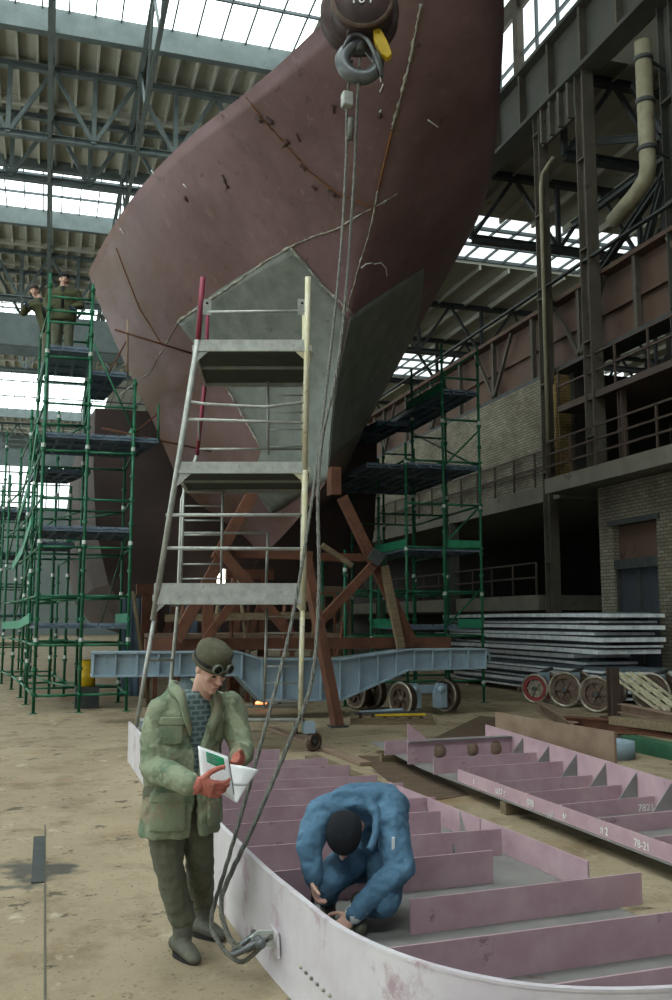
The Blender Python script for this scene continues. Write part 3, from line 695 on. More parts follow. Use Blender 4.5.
for pts in ([(361, 268), (366, 264), (372, 263)], [(374, 264), (381, 263), (386, 268), (387, 276)], [(378, 60), (381, 82)], [(383, 84), (380, 92)], [(379, 113), (381, 110)], [(428, 120), (438, 127)], [(183, 184), (187, 188)], [(155, 176), (151, 170)], [(120, 228), (124, 234)]):
    hull_line(pts, .012, 'chalk', 'chalk_mark', 'white chalk mark')
for pts in ([(256, 116), (262, 122)], [(266, 118), (273, 124)], [(282, 147), (288, 141)], [(296, 134), (300, 142)], [(300, 165), (306, 170)], [(312, 186), (316, 190)], [(328, 190), (336, 196)], [(222, 175), (228, 188)], [(184, 196), (188, 202)], [(377, 112), (381, 118)], [(333, 105), (334, 113)]):
    hull_line(pts, .03, 'scar', 'plate_scar', 'dark ground-off scar', jit=.004)

# ------------------------------------------------------------------ blue carriage under the bow with trestles
CYB = 17.7
def cb(px, py): p = at(px, py, Y=CYB); return p.x, p.z
xl, xr = cb(92, 660)[0], cb(484, 660)[0]
br = thing('transport_beam', 'light blue cranked box beam on wheels carrying the bow', 'transporter beam', (0, CYB, 0))
xs = [xl, cb(245, 0)[0], cb(268, 0)[0], cb(340, 0)[0], cb(400, 0)[0], xr]
zt = [1.27, 1.27, 1.12, 1.10, 1.28, 1.27]; zb_ = [.86, .84, .34, .34, .88, .90]
outer = [(x, -.05, z) for x, z in zip(xs, zt)] + [(x, -.05, z) for x, z in zip(xs[::-1], zb_[::-1])]
MB().prism(outer, (0, .04, 0)).build('front_web', 'blue', br)
MB().prism([(x, .35, z) for x, y, z in outer], (0, .04, 0)).build('rear_web', 'blue', br)
t = MB(); b2 = MB()
for i in range(5):
    t.bar((xs[i], .17, zt[i]), (xs[i+1], .17, zt[i+1]), .62, .035); b2.bar((xs[i], .17, zb_[i]), (xs[i+1], .17, zb_[i+1]), .62, .035)
t.build('top_flange', 'blue', br); b2.build('bottom_flange', 'blue', br)
def interp(x, X, Z):
    for a, b, c, d in zip(X[:-1], X[1:], Z[:-1], Z[1:]):
        if a <= x <= b: return c + (d - c) * (x - a) / (b - a)
    return Z[-1]
for k in range(21):
    x = xl + .02 + (xr - xl - .04) * k / 20
    MB().box((x - .012, -.14, interp(x, xs, zb_)), (x + .012, -.05, interp(x, xs, zt))).build('web_stiffener', 'blue', br)
MB().lathe((xr + .09, .17, 1.1), (0, 1, 0), [(.05, -.1), (.11, -.1), (.11, .1), (.05, .1), (.05, -.1)], 20).build('towing_eye', 'blue', br)
def carriage_wheel(parent, c, rad, wid, axis=(1, 0, 0), m1='rim', m2='wheel'):
    w = MB(); w.lathe(c, axis, [(rad*.62, -wid/2), (rad*.9, -wid/2), (rad, -wid/2), (rad, -wid*.3), (rad*.93, -wid*.25), (rad*.93, wid/2), (rad*.6, wid/2), (rad*.58, wid*.3), (rad*.6, -wid*.3), (rad*.62, -wid/2)], 36)
    o = w.build('wheel', 'wheel' if m1 != 'redwheel' else m1, parent)
    MB().lathe(c, axis, [(rad*.84, -wid/2 - .002), (rad*.84, -wid/2 - .01), (rad*.99, -wid/2 - .01), (rad*1.0, -wid/2)], 36).build('rim_ring', 'rim', o)
    d = MB(); d.lathe(c, axis, [(0, -wid*.1), (rad*.63, -wid*.1), (rad*.63, wid*.1), (0, wid*.1)], 30, False)
    d.lathe(c, axis, [(0, -wid*.5), (rad*.2, -wid*.5), (rad*.22, wid*.5), (0, wid*.5)], 18)
    for k in range(6):
        a = k*PI/3; dd, u, ww = frame(axis); d.bar(V(c) + (u*math.cos(a) + ww*math.sin(a))*rad*.15 - dd*wid*.2, V(c) + (u*math.cos(a) + ww*math.sin(a))*rad*.6 - dd*wid*.2, rad*.16, wid*.3, axis)
    d.build('wheel_disc', m2, o); return o
wax = V((.93, .36, 0)).normalized()
wA = at(403, 700, Y=17.25); wB = at(447, 698, Y=17.9)
for c, nm in ((wA, 0), (wB, 1)):
    c = V((c.x, c.y - CYB, .345)); carriage_wheel(br, c, .34, .16, wax)
for dx in (0.33, 0.88):
    y = MB(); c0 = V((wA.x + dx, -.25, 0)); y.prism([c0 + V((-.13, 0, .15)), c0 + V((.13, 0, .15)), c0 + V((.13, 0, .45)), c0 + V((.06, 0, .62)), c0 + V((-.06, 0, .62)), c0 + V((-.13, 0, .45))], (0, .12, 0))
    y.lathe(c0 + V((0, -.06, .5)), (0, 1, 0), [(0, 0), (.07, 0), (.07, .2), (0, .2)], 16); y.bar(c0 + V((0, .06, .15)), c0 + V((0, .06, .62)), .05, .18)
    y.build('wheel_yoke', 'blue', br)
MB().bar((wA.x + .2, -.1, .5), (wA.x + 1.1, .05, .5), .14, .16).build('bogie_beam', 'blue', br)
MB().tube([(wA.x + .05, .15, .72), (wA.x + .05, .15, .95)], .16, 20).build('swivel_post', 'blue', br)
MB().tube([(2.6, .17, .4), (2.6, .17, .9)], .16, 20).build('swivel_post', 'blue', br); carriage_wheel(br, (2.62, .5, .345), .34, .16, wax)
for px in (178, 374, 358):
    c = at(px, 690, Y=CYB + 1.4); carriage_wheel(br, (c.x, 1.4, .345), .34, .16, wax, 'wheel')

def beam_thing(name, label, cat, a, b, w, h, m, ib=False, ends=False, up=None):
    a, b = V(a), V(b); c = (a + b) / 2; lo = V((c.x, c.y, min(a.z, b.z)))
    mb = MB()
    (mb.ibeam if ib else mb.bar)(a - lo, b - lo, w, h, **({'up': up} if up else {}))
    o = mb.build(name, m, None, lo, 0.006); tag(o, label, cat); return o
yb = CYB + .17
beam_thing('timber_beam', 'long rust-brown bearer lying along the top of the blue beam', 'beam', (at(162, 0, Y=yb).x, yb + .2, 1.4), (at(443, 0, Y=yb).x, yb + .2, 1.4), .2, .22, 'trestle')
# trestle frames
def seg(parent, name, a, b, Yp, w, d, m='trestle', lab=None):
    p, q = at(*a, Y=Yp), at(*b, Y=Yp); o = MB().bar(p - parent.location, q - parent.location, d, w, (p - q).cross(V((0, 1, 0)))).build(name, m, parent, bevel=.006)
    if lab: o['label'] = lab
    return o
T = thing('trestle', 'rust-brown A-shaped trestle propping the bow on its right side', 'trestle', (6.0, CYB + .2, 1.5))
seg(T, 'leg', (342, 497), (413, 645), CYB + .08, .2, .16); seg(T, 'prop', (384, 566), (401, 648), CYB - .07, .16, .12, 'wood')
seg(T, 'brace', (378, 560), (318, 624), CYB - .08, .17, .14); seg(T, 'crossbar', (318, 557), (374, 558), CYB + .22, .16, .14)
seg(T, 'crossbar', (322, 545), (352, 566), CYB - .1, .1, .1, 'wood'); p = at(376, 557, Y=CYB - .2)
MB().box((-.14, -.02, -.13), (.14, .02, .13), Matrix.Rotation(.6, 3, 'Y'), p - T.location).build('gusset_plate', 'steel', T)
MB().box((-.1, -.16, -.3), (.1, .16, .25), None, None).build('head_block', 'trestle', T, tuple(at(334, 478, Y=CYB + .15) - T.location + V((0, 0, -.05))))
T = thing('raking_prop', 'dark brown raking prop standing on the floor in front of the blue beam', 'prop', (5.4, 16.6, 0))
p, q = at(338, 727, Z=.0), at(306, 560, Y=CYB - .4); p.y = min(p.y, 16.9)
MB().bar(p - T.location, q - T.location, .17, .17).build('shaft', 'trestle', T); MB().box((-.16, -.12, 0), (.16, .12, .03), None).build('foot_plate', 'steel', T, tuple(p - T.location))
T = thing('trestle', 'rust-brown X-braced trestle under the bow behind the white ladder tower', 'trestle', (3.4, CYB + .2, 1.5))
seg(T, 'leg', (252, 494), (216, 560), CYB + .08, .22, .16); seg(T, 'leg', (222, 556), (176, 640), CYB + .08, .22, .16)
seg(T, 'brace', (218, 548), (292, 636), CYB - .05, .2, .12); seg(T, 'crossbar', (222, 553), (312, 556), CYB + .25, .17, .16)
seg(T, 'post', (208, 600), (208, 640), CYB - .0, .2, .1); seg(T, 'brace', (246, 585), (205, 640), CYB - .1, .15, .1)
MB().box((-.1, -.16, -.2), (.1, .16, .2)).build('head_block', 'trestle', T, tuple(at(256, 482, Y=CYB + .15) - T.location))

# ------------------------------------------------------------------ white ladder tower
TD0, TD1 = 13.4, 15.4
Tw = thing('ladder_tower', 'tall tapering white metal access tower with three platforms and ladders', 'access tower', tuple(at(220, 700, D=TD0).xy) + (0,))
TO = Tw.location.copy()
def tp(px, py, d): return at(px, py, D=d) - TO
def tz(x, y, d): return at(x, y, D=d)
def ttube(name, pts, d, r=.028, m='tower', lab=None):
    o = MB().tube([tp(x, y, dd) for (x, y), dd in zip(pts, d if isinstance(d, (list, tuple)) else [d]*len(pts))], r, 10).build(name, m, Tw)
    if lab: o['label'] = lab
    return o
ttube('corner_post', [(203, 277), (198, 340)], TD0, .04, 'tower_red', 'post end painted red'); ttube('corner_post', [(198, 340), (153, 620)], TD0, .042); ttube('corner_post', [(154, 620), (136, 728)], TD0, .032)
ttube('corner_post', [(308, 277), (305, 470)], TD0, .042, 'tower_yellow', 'post painted cream yellow'); ttube('corner_post', [(305, 470), (303, 610)], TD0, .045, 'tower_yellow'); ttube('corner_post', [(303, 600), (300, 732)], TD0, .034, 'tower_yellow')
ttube('rear_post', [(208, 300), (206, 375)], TD1, .03, 'tower_red', 'rear post painted red'); ttube('rear_post', [(206, 375), (197, 455)], TD1, .034, 'tower_red', 'rear post painted red'); ttube('rear_post', [(197, 455), (182, 500), (178, 606), (171, 680), (168, 706)], TD1, .032)
ttube('rear_post', [(304, 310), (303, 470)], TD1, .03, 'tower_yellow'); ttube('rear_post', [(303, 470), (300, 716)], TD1, .032)
def platform(fl, fr, bl, br_, zoff=.05, hh=.11, tag_='tower'):
    a, b, c, d = tp(*fl, TD0), tp(*fr, TD0), tp(*br_, TD1), tp(*bl, TD1)
    z = (a.z + b.z) / 2
    for q in (a, b, c, d): q.z = z
    up = V((0, 0, 1))
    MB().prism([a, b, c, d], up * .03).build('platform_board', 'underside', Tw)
    t = MB(); t.bar(a + up*hh*.3, b + up*hh*.3, .05, hh*1.5); t.build('front_beam', 'tower', Tw)
    MB().bar(d + up*.0, c + up*.0, .05, .12).build('rear_beam', 'tower', Tw)
    MB().bar(a, d, .05, .09).build('side_beam', 'tower', Tw); MB().bar(b, c, .05, .09).build('side_beam', 'tower_yellow', Tw)
    MB().bar(a.lerp(d, .5), b.lerp(c, .5), .05, .07).build('middle_beam', 'tower', Tw)
    for q, s in ((a, 1), (b, -1)):
        dx = (b - a).normalized() * s * .26
        MB().prism([q, q + dx, q - up * .24], (0, .015, 0)).build('corner_gusset', 'tower' if s > 0 else 'tower_yellow', Tw)
    return a, b, c, d
platform((194, 348), (310, 348), (205, 376), (306, 376)); platform((177, 470), (308, 470), (187, 490), (305, 490)); platform((154, 598), (305, 598), (178, 606), (302, 606), hh=.2)
ttube('guard_rail', [(200, 312), (308, 311)], TD0, .02); ttube('guard_rail', [(186, 401), (205, 404), (265, 407), (307, 402)], TD0, .022, lab='bent rail'); ttube('guard_rail', [(184, 419), (306, 423)], TD0, .022)
ttube('guard_rail', [(197, 449), (303, 449)], TD1, .02); ttube('guard_rail', [(166, 515), (304, 515)], TD0, .026); ttube('guard_rail', [(162, 548), (303, 549)], TD0, .026)
ttube('guard_rail', [(182, 533), (268, 533)], TD1, .022); ttube('rail_post', [(268, 533), (266, 587)], TD1, .022)
ttube('base_rail', [(140, 720), (300, 720)], TD0, .03); ttube('base_rail', [(170, 706), (300, 706)], TD1, .026)
for (x0, y0), (x1, y1), dpt in (((154, 600), (178, 606), 0), ((148, 660), (173, 660), 0), ((304, 660), (300, 655), 0), ((199, 420), (199, 440), 0)):
    ttube('side_rail', [(x0, y0), (x1, y1)], (TD0, TD1), .018)
def ladder(x0, x1, y0, y1, n, d, xb0=None, xb1=None, m='tower'):
    xb0 = xb0 or x0; xb1 = xb1 or x1
    L_ = bpy.data.objects.new('ladder', None); COL.objects.link(L_); L_.parent = Tw
    for a, b in ((x0, xb0), (x1, xb1)): MB().tube([tp(a, y0, d), tp(b, y1, d)], .022, 10).build('stile', m, L_)
    for k in range(n):
        f = (k + .5) / n; MB().tube([tp(x0 + (xb0-x0)*f, y0 + (y1-y0)*f, d), tp(x1 + (xb1-x1)*f, y0 + (y1-y0)*f, d)], .014, 8).build('rung', m, L_)
ladder(268, 304, 370, 455, 5, TD1 - .1); ladder(184, 223, 484, 586, 7, TD1 - .1, 181, 221); ladder(267, 301, 608, 708, 6, TD1 - .1, 264, 299)
MB().box((-.3, -.04, -.09), (.3, .04, .09)).build('toe_board', 'white', Tw, tuple(tp(286, 370, TD1 - .1)))
for x, y in ((207, 306), (302, 306)):
    c = tp(x, y, TD0); MB().box((-.06, -.01, -.13), (.06, .01, .1)).build('lug_plate', 'tower', Tw, tuple(c))
    MB().lathe(c + V((0, -.012, .04)), (0, 1, 0), [(0, 0), (.02, 0), (.02, .03), (0, .03)], 12).build('lug_hole', 'black', Tw)
for x, y in ((140, 735), (303, 740)):
    c = tp(x, y, TD0); c.z = .36; dz = c + V((.0, 0, -.1))
    MB().box((-.08, -.08, -.1), (.08, .08, .06)).build('caster_bracket', 'blue', Tw, tuple(c + V((.08, 0, 0))))
    carriage_wheel(Tw, (c.x + .16, c.y - .02, .14), .14, .06, (.5, -.85, 0), 'rim', 'steel')
for x, y in ((168, 712), (300, 718)):
    c = tp(x, y, TD1); c.z = .14; carriage_wheel(Tw, c, .13, .06, (.5, -.85, 0), 'rim', 'steel')

# ------------------------------------------------------------------ tube scaffolds
def standard(parent, x, y, z1, m='green', z0=0.0):
    o = MB().tube([(x, y, z0), (x, y, z1)], .032, 8); o.box((x-.08, y-.08, z0), (x+.08, y+.08, z0+.015)); z = z0 + .35
    while z < z1 - .1: o.lathe((x, y, z), (0, 0, 1), [(.03, 0), (.056, 0), (.056, .06), (.03, .06)], 8, False); z += .5
    o.cur = 1; z = z0 + .35 + (int(x*7+y*3) % 3) * .5
    while z < z1 - .1: o.lathe((x, y, z + .07), (0, 0, 1), [(.03, 0), (.048, 0), (.048, .08), (.03, .08)], 8, False); z += 2.0
    o.build('standard', [m, 'galv'], parent)
def ledger(parent, a, b, r=.027, m='green', name='ledger'): MB().tube([a, b], r, 6).build(name, m, parent)
def deck(parent, quad, z, nb, toe=True):                # quad of (x, y) corners: front-left, front-right, back-right, back-left
    q = [V((x, y, z)) for x, y in quad]; mb = MB(); up = V((0, 0, .05))
    for i in range(nb):
        f0, f1 = (i + .06) / nb, (i + .94) / nb
        a, b, c, d = q[0].lerp(q[1], f0), q[0].lerp(q[1], f1), q[3].lerp(q[2], f1), q[3].lerp(q[2], f0)
        mb.prism([a, b, c, d], up)
        for t in (.02, .34, .66, .98): mb.bar(a.lerp(d, t) - V((0, 0, .03)), b.lerp(c, t) - V((0, 0, .03)), .05, .05)
        mb.bar(a - V((0, 0, .02)), d - V((0, 0, .02)), .03, .07); mb.bar(b - V((0, 0, .02)), c - V((0, 0, .02)), .03, .07)
    return mb.build('deck_board', 'deckboard', parent)
sl = thing('scaffold', 'tall green tube scaffold at left with two workers on its top platform', 'scaffold', (0, 0, 0))
rows = [(20.1, [-.16, .72, 1.66]), (22.3, [-.34, .72, 1.66]), (24.3, [-.5, .15, .5]), (27.2, [-.8, -.2, .3]), (29.6, [-1.15, -.5, .2])]
tops = {0: [9.15, 9.0, 7.0], 1: [8.6, 8.6, 6.0], 2: [7.1, 7.1, 5.2], 3: [6.6, 5.2, 3.4], 4: [6.2, 4.4, 3.0]}
lv = [1.80, 3.86, 5.86, 7.82]
for i, (y, xs_) in enumerate(rows):
    for j, x in enumerate(xs_):
        standard(sl, x, y, tops[i][j])
    for j in range(2):
        z = .35; top = min(tops[i][j], tops[i][j+1]); k = 0
        while z < top:
            if i < 3 or k % 2 == 0: ledger(sl, (xs_[j], y, z), (xs_[j+1], y, z))
            z += 1.0; k += 1
    if i:
        yp, xp = rows[i-1]
        for j in (0, 1, 2):
            top = min(tops[i][j], tops[i-1][j]); z = .35
            while z < top: ledger(sl, (xp[j], yp, z), (xs_[j], y, z)); z += 2.0 if j == 1 else 1.0
for z in (8.1, 8.65): ledger(sl, (-.16, 20.1, z), (.72, 20.1, z))
for a, b in (((-.16, 20.1, 5.9), (-.5, 24.8, 3.9)), ((-.16, 20.1, 7.8), (-.5, 24.8, 5.9)), ((-.16, 20.1, 3.9), (-.8, 27.2, 1.9)), ((.72, 20.1, 7.8), (1.66, 20.1, 5.86)), ((-.5, 24.8, 5.9), (-1.15, 29.6, 3.5)), ((1.66, 20.1, 3.9), (1.5, 27.2, 1.8))):
    ledger(sl, a, b, .022, name='brace')
deck(sl, [(-.16, 20.1), (.72, 20.1), (.72, 22.3), (-.34, 22.3)], 7.55, 3)
deck(sl, [(-.16, 20.1), (1.66, 20.1), (1.66, 22.3), (-.34, 22.3)], 5.69, 6)
deck(sl, [(-.34, 22.4), (.9, 22.4), (.4, 24.3), (-.5, 24.3)], 5.3, 4)
deck(sl, [(-.16, 20.1), (1.66, 20.1), (1.66, 22.3), (-.34, 22.3)], 3.74, 6)
deck(sl, [(-.34, 22.5), (.6, 22.5), (.5, 24.3), (-.5, 24.3)], 3.6, 3)
deck(sl, [(-.16, 20.1), (1.66, 20.1), (1.66, 22.3), (-.34, 22.3)], 1.74, 6)
# slanting outrigger deck beside the hull
q0, q1, q2, q3 = at(91, 372, Y=20.2), at(122, 374, Y=20.2), at(104, 408, Y=21.6), at(77, 405, Y=21.8)
deck(sl, [(.75, 20.2), (1.5, 20.2), (1.15, 22.6), (.75, 22.6)], 7.1, 2)
deck(sl, [(1.68, 20.2), (2.2, 20.2), (1.9, 22.2), (1.68, 22.2)], 5.7, 2)
for pts in ([(.74, 20.15, 7.1), (.74, 22.4, 7.1)], [(-.34, 20.3, 3.9), (-.6, 24.8, 3.6), (-.9, 27.2, 3.3)], [(-.3, 20.3, 1.9), (-.6, 24.8, 1.75), (-1.2, 29.6, 1.7)], [(1.66, 20.15, 5.9), (1.6, 22.3, 5.9)], [(1.66, 20.15, 1.9), (1.6, 23, 1.9)], [(-.3, 20.2, 5.8), (-.5, 24.8, 5.3), (-.8, 27.2, 4.6)], [(.4, 22.6, 3.75), (1.6, 22.6, 3.9)]):
    for a, b in zip(pts[:-1], pts[1:]): MB().bar(a, b, .03, .2).build('toe_board', 'greenL', sl)
for a, b in (((1.2, 20.1, 8.05), (2.9, 20.4, 7.75)), ((1.0, 20.2, 5.9), (3.4, 20.6, 5.6))): ledger(sl, a, b, .024, 'trestle', 'tie_tube')
ledger(sl, (1.5, 20.25, 7.1), (1.48, 20.25, 8.35), .026, 'rustplate', 'guard_post'); ledger(sl, (1.1, 20.25, 7.1), (1.48, 20.3, 7.9), .02, 'trestle', 'tie_tube'); ledger(sl, (2.2, 20.25, 5.7), (2.18, 20.25, 6.5), .026, 'green', 'guard_post')
ledger(sl, (1.66, 20.2, 5.8), (2.2, 20.3, 6.35), .02, 'trestle', 'tie_tube')

s2 = thing('scaffold', 'farther green scaffold at the left edge of the hall beyond the tall one', 'scaffold', (0, 0, 0))
for i, (y, xs_) in enumerate(((32, [-2.4, -1.4, -.4]), (35, [-2.7, -1.6, -.6]), (38, [-3.0, -2.0, -.9]))):
    for x in xs_: standard(s2, x, y, 6.6 + .7 * ((i + int(x*3)) % 3))
    for z in (1, 2, 3, 4, 5, 6): ledger(s2, (xs_[0], y, z), (xs_[2], y, z))
for z in (2, 4, 5.4): deck(s2, [(-2.4, 32), (-.4, 32), (-.6, 35), (-2.7, 35)], z, 4)
ledger(s2, (-2.4, 32, 4), (-3, 38, 6), .03, name='brace'); ledger(s2, (-2.4, 32, 2), (-3, 38, 4), .03, name='brace')
for z in (2.2, 4.2): MB().bar((-2.5, 31.9, z), (-2.8, 35, z), .03, .25).build('toe_board', 'greenL', s2)

sr = thing('scaffold', 'green tube scaffold on the right side between hull and brick wall', 'scaffold', (0, 0, 0))
def rx(px, Y): return at(px, 600, Y=Y).x
R1 = 19.8; R2 = 22.0; R3 = 24.5
cols = [rx(345, R1), rx(371, R1), rx(407, R1), rx(445, R1), rx(482, R1)]
ztop = at(480, 348, Y=R1).z
for i, y in enumerate((R1, R2, R3)):
    xs_ = [c + i * .12 for c in cols]
    tp_ = [3.4, 3.4, ztop - 2.4, ztop, ztop] if i < 2 else [3.4, 3.4, ztop - 2.4, ztop - 1.6, ztop - 1.6]
    for x, t_ in zip(xs_, tp_): standard(sr, x, y, t_)
    for j in range(4):
        z = .5; top = min(tp_[j], tp_[j+1])
        while z < top: ledger(sr, (xs_[j], y, z), (xs_[j+1], y, z)); z += 1.0 if i == 0 else 2.0
    if i:
        for x in xs_[2:]:
            z = 1.5
            while z < min(tp_[2:]) + .5: ledger(sr, (x - .12, y - 2.3, z), (x, y, z)); z += 1.0 if x == xs_[4] else 2.0
zz = [at(460, y, Y=R1).z for y in (627, 549, 467, 392)]
c2, c3, c4 = cols[2], cols[3], cols[4]
deck(sr, [(c3, R1), (c4, R1), (c4 + .1, R3), (c3 + .1, R3)], zz[3], 3); deck(sr, [(c2 + .1, R2), (c3, R2), (c3 + .1, R3 + 1.5), (c2 + .1, R3 + 1.5)], zz[3] - .35, 3)
deck(sr, [(c2, R1), (c4, R1), (c4 + .1, R3), (c2 + .1, R3)], zz[2], 6); deck(sr, [(cols[1], R1 + .3), (c2, R1 + .3), (c2 + .1, R3), (cols[1] + .1, R3)], zz[2], 3)
deck(sr, [(c2, R1), (c4, R1), (c4 + .1, R2), (c2 + .1, R2)], zz[1], 6); deck(sr, [(c2, R1), (c4, R1), (c4 + .1, R2), (c2 + .1, R2)], zz[0], 6)
for a, b in (((c3, R1, zz[3] + .1), (c3 - .02, R2, zz[3] + .1)), ((c2, R1, zz[1] + .1), (c2, R2, zz[1] + .1)), ((c4, R1, zz[0] + .08), (c3 + .3, R1, zz[0] + .08)), ((c2, R1, zz[0] + .08), (cols[1], R1, zz[0] + .08)), ((c3 + .1, R1, zz[1] + .1), (c4, R1, zz[1] + .1))):
    MB().bar(a, b, .03, .2).build('toe_board', 'greenL', sr)
for a, b in (((c3, R1, zz[3] - 1.8), (c4, R1, zz[3] - .9)), ((c3, R1, zz[2] - 1.8), (c4, R1, zz[2] - .9)), ((c4, R1, zz[2]), (c4 + .1, R3, zz[3])), ((c2, R1, zz[3] - .3), (c4, R1, ztop - .1)), ((c2, R2, zz[3] - .6), (c4, R2, ztop - .4)), ((c3, R1, zz[1] - 1.8), (c4, R1, zz[1] - .9))):
    ledger(sr, a, b, .022, name='brace')
# ------------------------------------------------------------------ clutter in the dark under and behind the hull
def crate(name, label, cat, lo, hi, m, extra=None):
    lo, hi = V(lo), V(hi); c = V(((lo.x + hi.x)/2, (lo.y + hi.y)/2, lo.z)); o = MB().box(lo - c, hi - c).build(name, m, None, c, .01); tag(o, label, cat); return o
r = thing('work_gallery', 'dark low staging deck behind the blue beam under the hull', 'staging', (4.5, 21.5, 0))
MB().box((-2.2, 0, 1.45), (2.2, 1.7, 1.55)).build('deck_board', 'rustplate', r)
for k in range(5): MB().bar((-2.1 + k*1.05, .1, 0), (-2.1 + k*1.05, .1, 1.5), .1).build('leg', 'trestle', r)
for k in range(5): MB().bar((-2.1 + k*1.05, .1, 1.5), (-2.1 + k*1.05, .1, 2.5), .05).build('rail_post', 'trestle', r)
MB().bar((-2.1, .1, 2.5), (2.1, .1, 2.5), .06).build('rail', 'trestle', r)
for i, (x0, x1) in enumerate(((1.8, 2.5), (3.0, 3.7))):
    mb = MB(); n = 8
    for k in range(n): mb.box((x0 + (x1-x0)*k/n, 24.0 + .06*(k % 2), .0), (x0 + (x1-x0)*(k+1)/n, 24.1 + .06*(k % 2), 2.4))
    o = mb.build('corrugated_sheet', 'tarp_blue'); tag(o, ('left' if i == 0 else 'right') + ' pale blue corrugated sheet standing behind the blue beam', 'sheet')
mb = MB(); mb.lathe((0, 0, 0), (0, 0, 1), [(0, 0), (.28, 0), (.28, .3), (.295, .32), (.28, .34), (.28, .6), (.295, .62), (.28, .64), (.28, .9), (0, .9)], 24)
o = mb.build('oil_drum', 'yellow'); p = at(88, 672, Y=20.9); o.location = (p.x, 21.2, .45); o.scale = (.62, .62, .62); tag(o, 'yellow drum standing at the left end of the blue beam', 'drum')
crate('drum_stand', 'low dark stand under the yellow drum', 'stand', (p.x - .25, 20.95, 0), (p.x + .25, 21.45, .45), 'steel')
for i, (x, y, z1, mm) in enumerate(((2.7, 23.4, 2.7, 'trestle'), (4.9, 23.4, 3.1, 'trestle'), (7.1, 23.4, 2.7, 'wood'))):
    r = thing('keel_support', ['left', 'middle', 'right'][i] + ' timber keel support deep in the shade under the hull', 'support', (x, y, 0))
    for dx in (-.35, .35): MB().bar((dx, 0, 0), (dx, 0, z1), .22).build('post', mm, r)
    MB().bar((-.6, 0, z1 - .1), (.6, 0, z1 - .1), .3, .25).build('cap_beam', mm, r); MB().bar((-.35, -.12, .3), (.35, -.12, z1 - .5), .12).build('brace', mm, r)
mb = MB()
for k in range(10): mb.bar((-.05 + .8*k, 0, 0), (-.05 + .8*k + random.uniform(-.2, .2), .05, random.uniform(2.4, 3.6)), .07)
for (x, y) in ((0, 0),): pass
r = thing('timber_shoring', 'row of thin brown poles and boards in the shade behind the trestles', 'shoring', (2.2, 20.9, 0))
for k in range(8): MB().tube([(.58*k, 0, 0), (.58*k + random.uniform(-.5, .5), .1, random.uniform(2.0, 2.9))], .045, 8).build('pole', 'trestle' if k % 2 else 'wood', r)
for z, a, b in ((1.0, 0, 4.4), (1.9, .3, 4.1)): MB().bar((a, -.06, z), (b, -.06, z + random.uniform(-.15, .15)), .05, .16).build('board', 'wood', r)
o = MB().ball((0, 0, 0), (.13, .08, .05), 8).build('ember_heap', 'ember', None, tuple(at(261, 703, D=19.5))); o.location.z = max(o.location.z, .06); tag(o, 'small glowing orange embers on the floor behind the tower', 'embers')
p = at(221, 577, D=24)
r = thing('daylight_spot', 'bright opening of daylight behind the X-braced trestle, made as a glowing panel', 'glowing panel', (p.x, p.y, 0))
MB().tube([(0, 0, 0), (0, 0, p.z - .05)], .03, 8).build('stand', 'steel', r); MB().box((-.1, -.04, p.z - .2), (.1, .02, p.z + .2)).build('glow_panel', 'glow', r)  # glowing panel on an added stand, in place of a gap of daylight

# ------------------------------------------------------------------ stack of steel plates at right
SX0, SX1 = 11.95, 13.55
for k in range(3): o = MB().box((-.9, -.08, 0), (.7, .08, .12)).build('timber_bearer', 'wood', None, (12.85, 19.4 + k*3.2, 0)); tag(o, ['nearest', 'middle', 'farthest'][k] + ' timber bearer under the stack of steel plates', 'timber')
n = 14; z = .125
up_w = ['second', 'third', 'fourth', 'fifth', 'sixth', 'seventh']
labs = ['bottom plate of the right-hand stack of steel plates'] + ['%s plate of the stack of steel plates counted up from the floor' % w for w in up_w]
labs += ['%s plate of the stack of steel plates counted down from the top' % w for w in up_w[::-1]] + ['topmost grey steel plate of the stack before the tall door']
spec = [(17.9, 27.2, .0, .03), (18.0, 26.6, -.05, .05), (18.2, 27.6, .05, .03), (17.95, 27.0, -.1, .055), (17.9, 26.8, -.14, .03), (19.6, 25.4, .1, .04), (19.9, 26.0, .05, .06), (18.7, 27.6, -.06, .06),
        (18.6, 26.6, .05, .03), (18.5, 27.9, -.1, .06), (18.9, 27.0, .0, .04), (18.5, 27.5, -.05, .055), (18.8, 26.9, .06, .03), (18.5, 27.2, -.12, .05)]
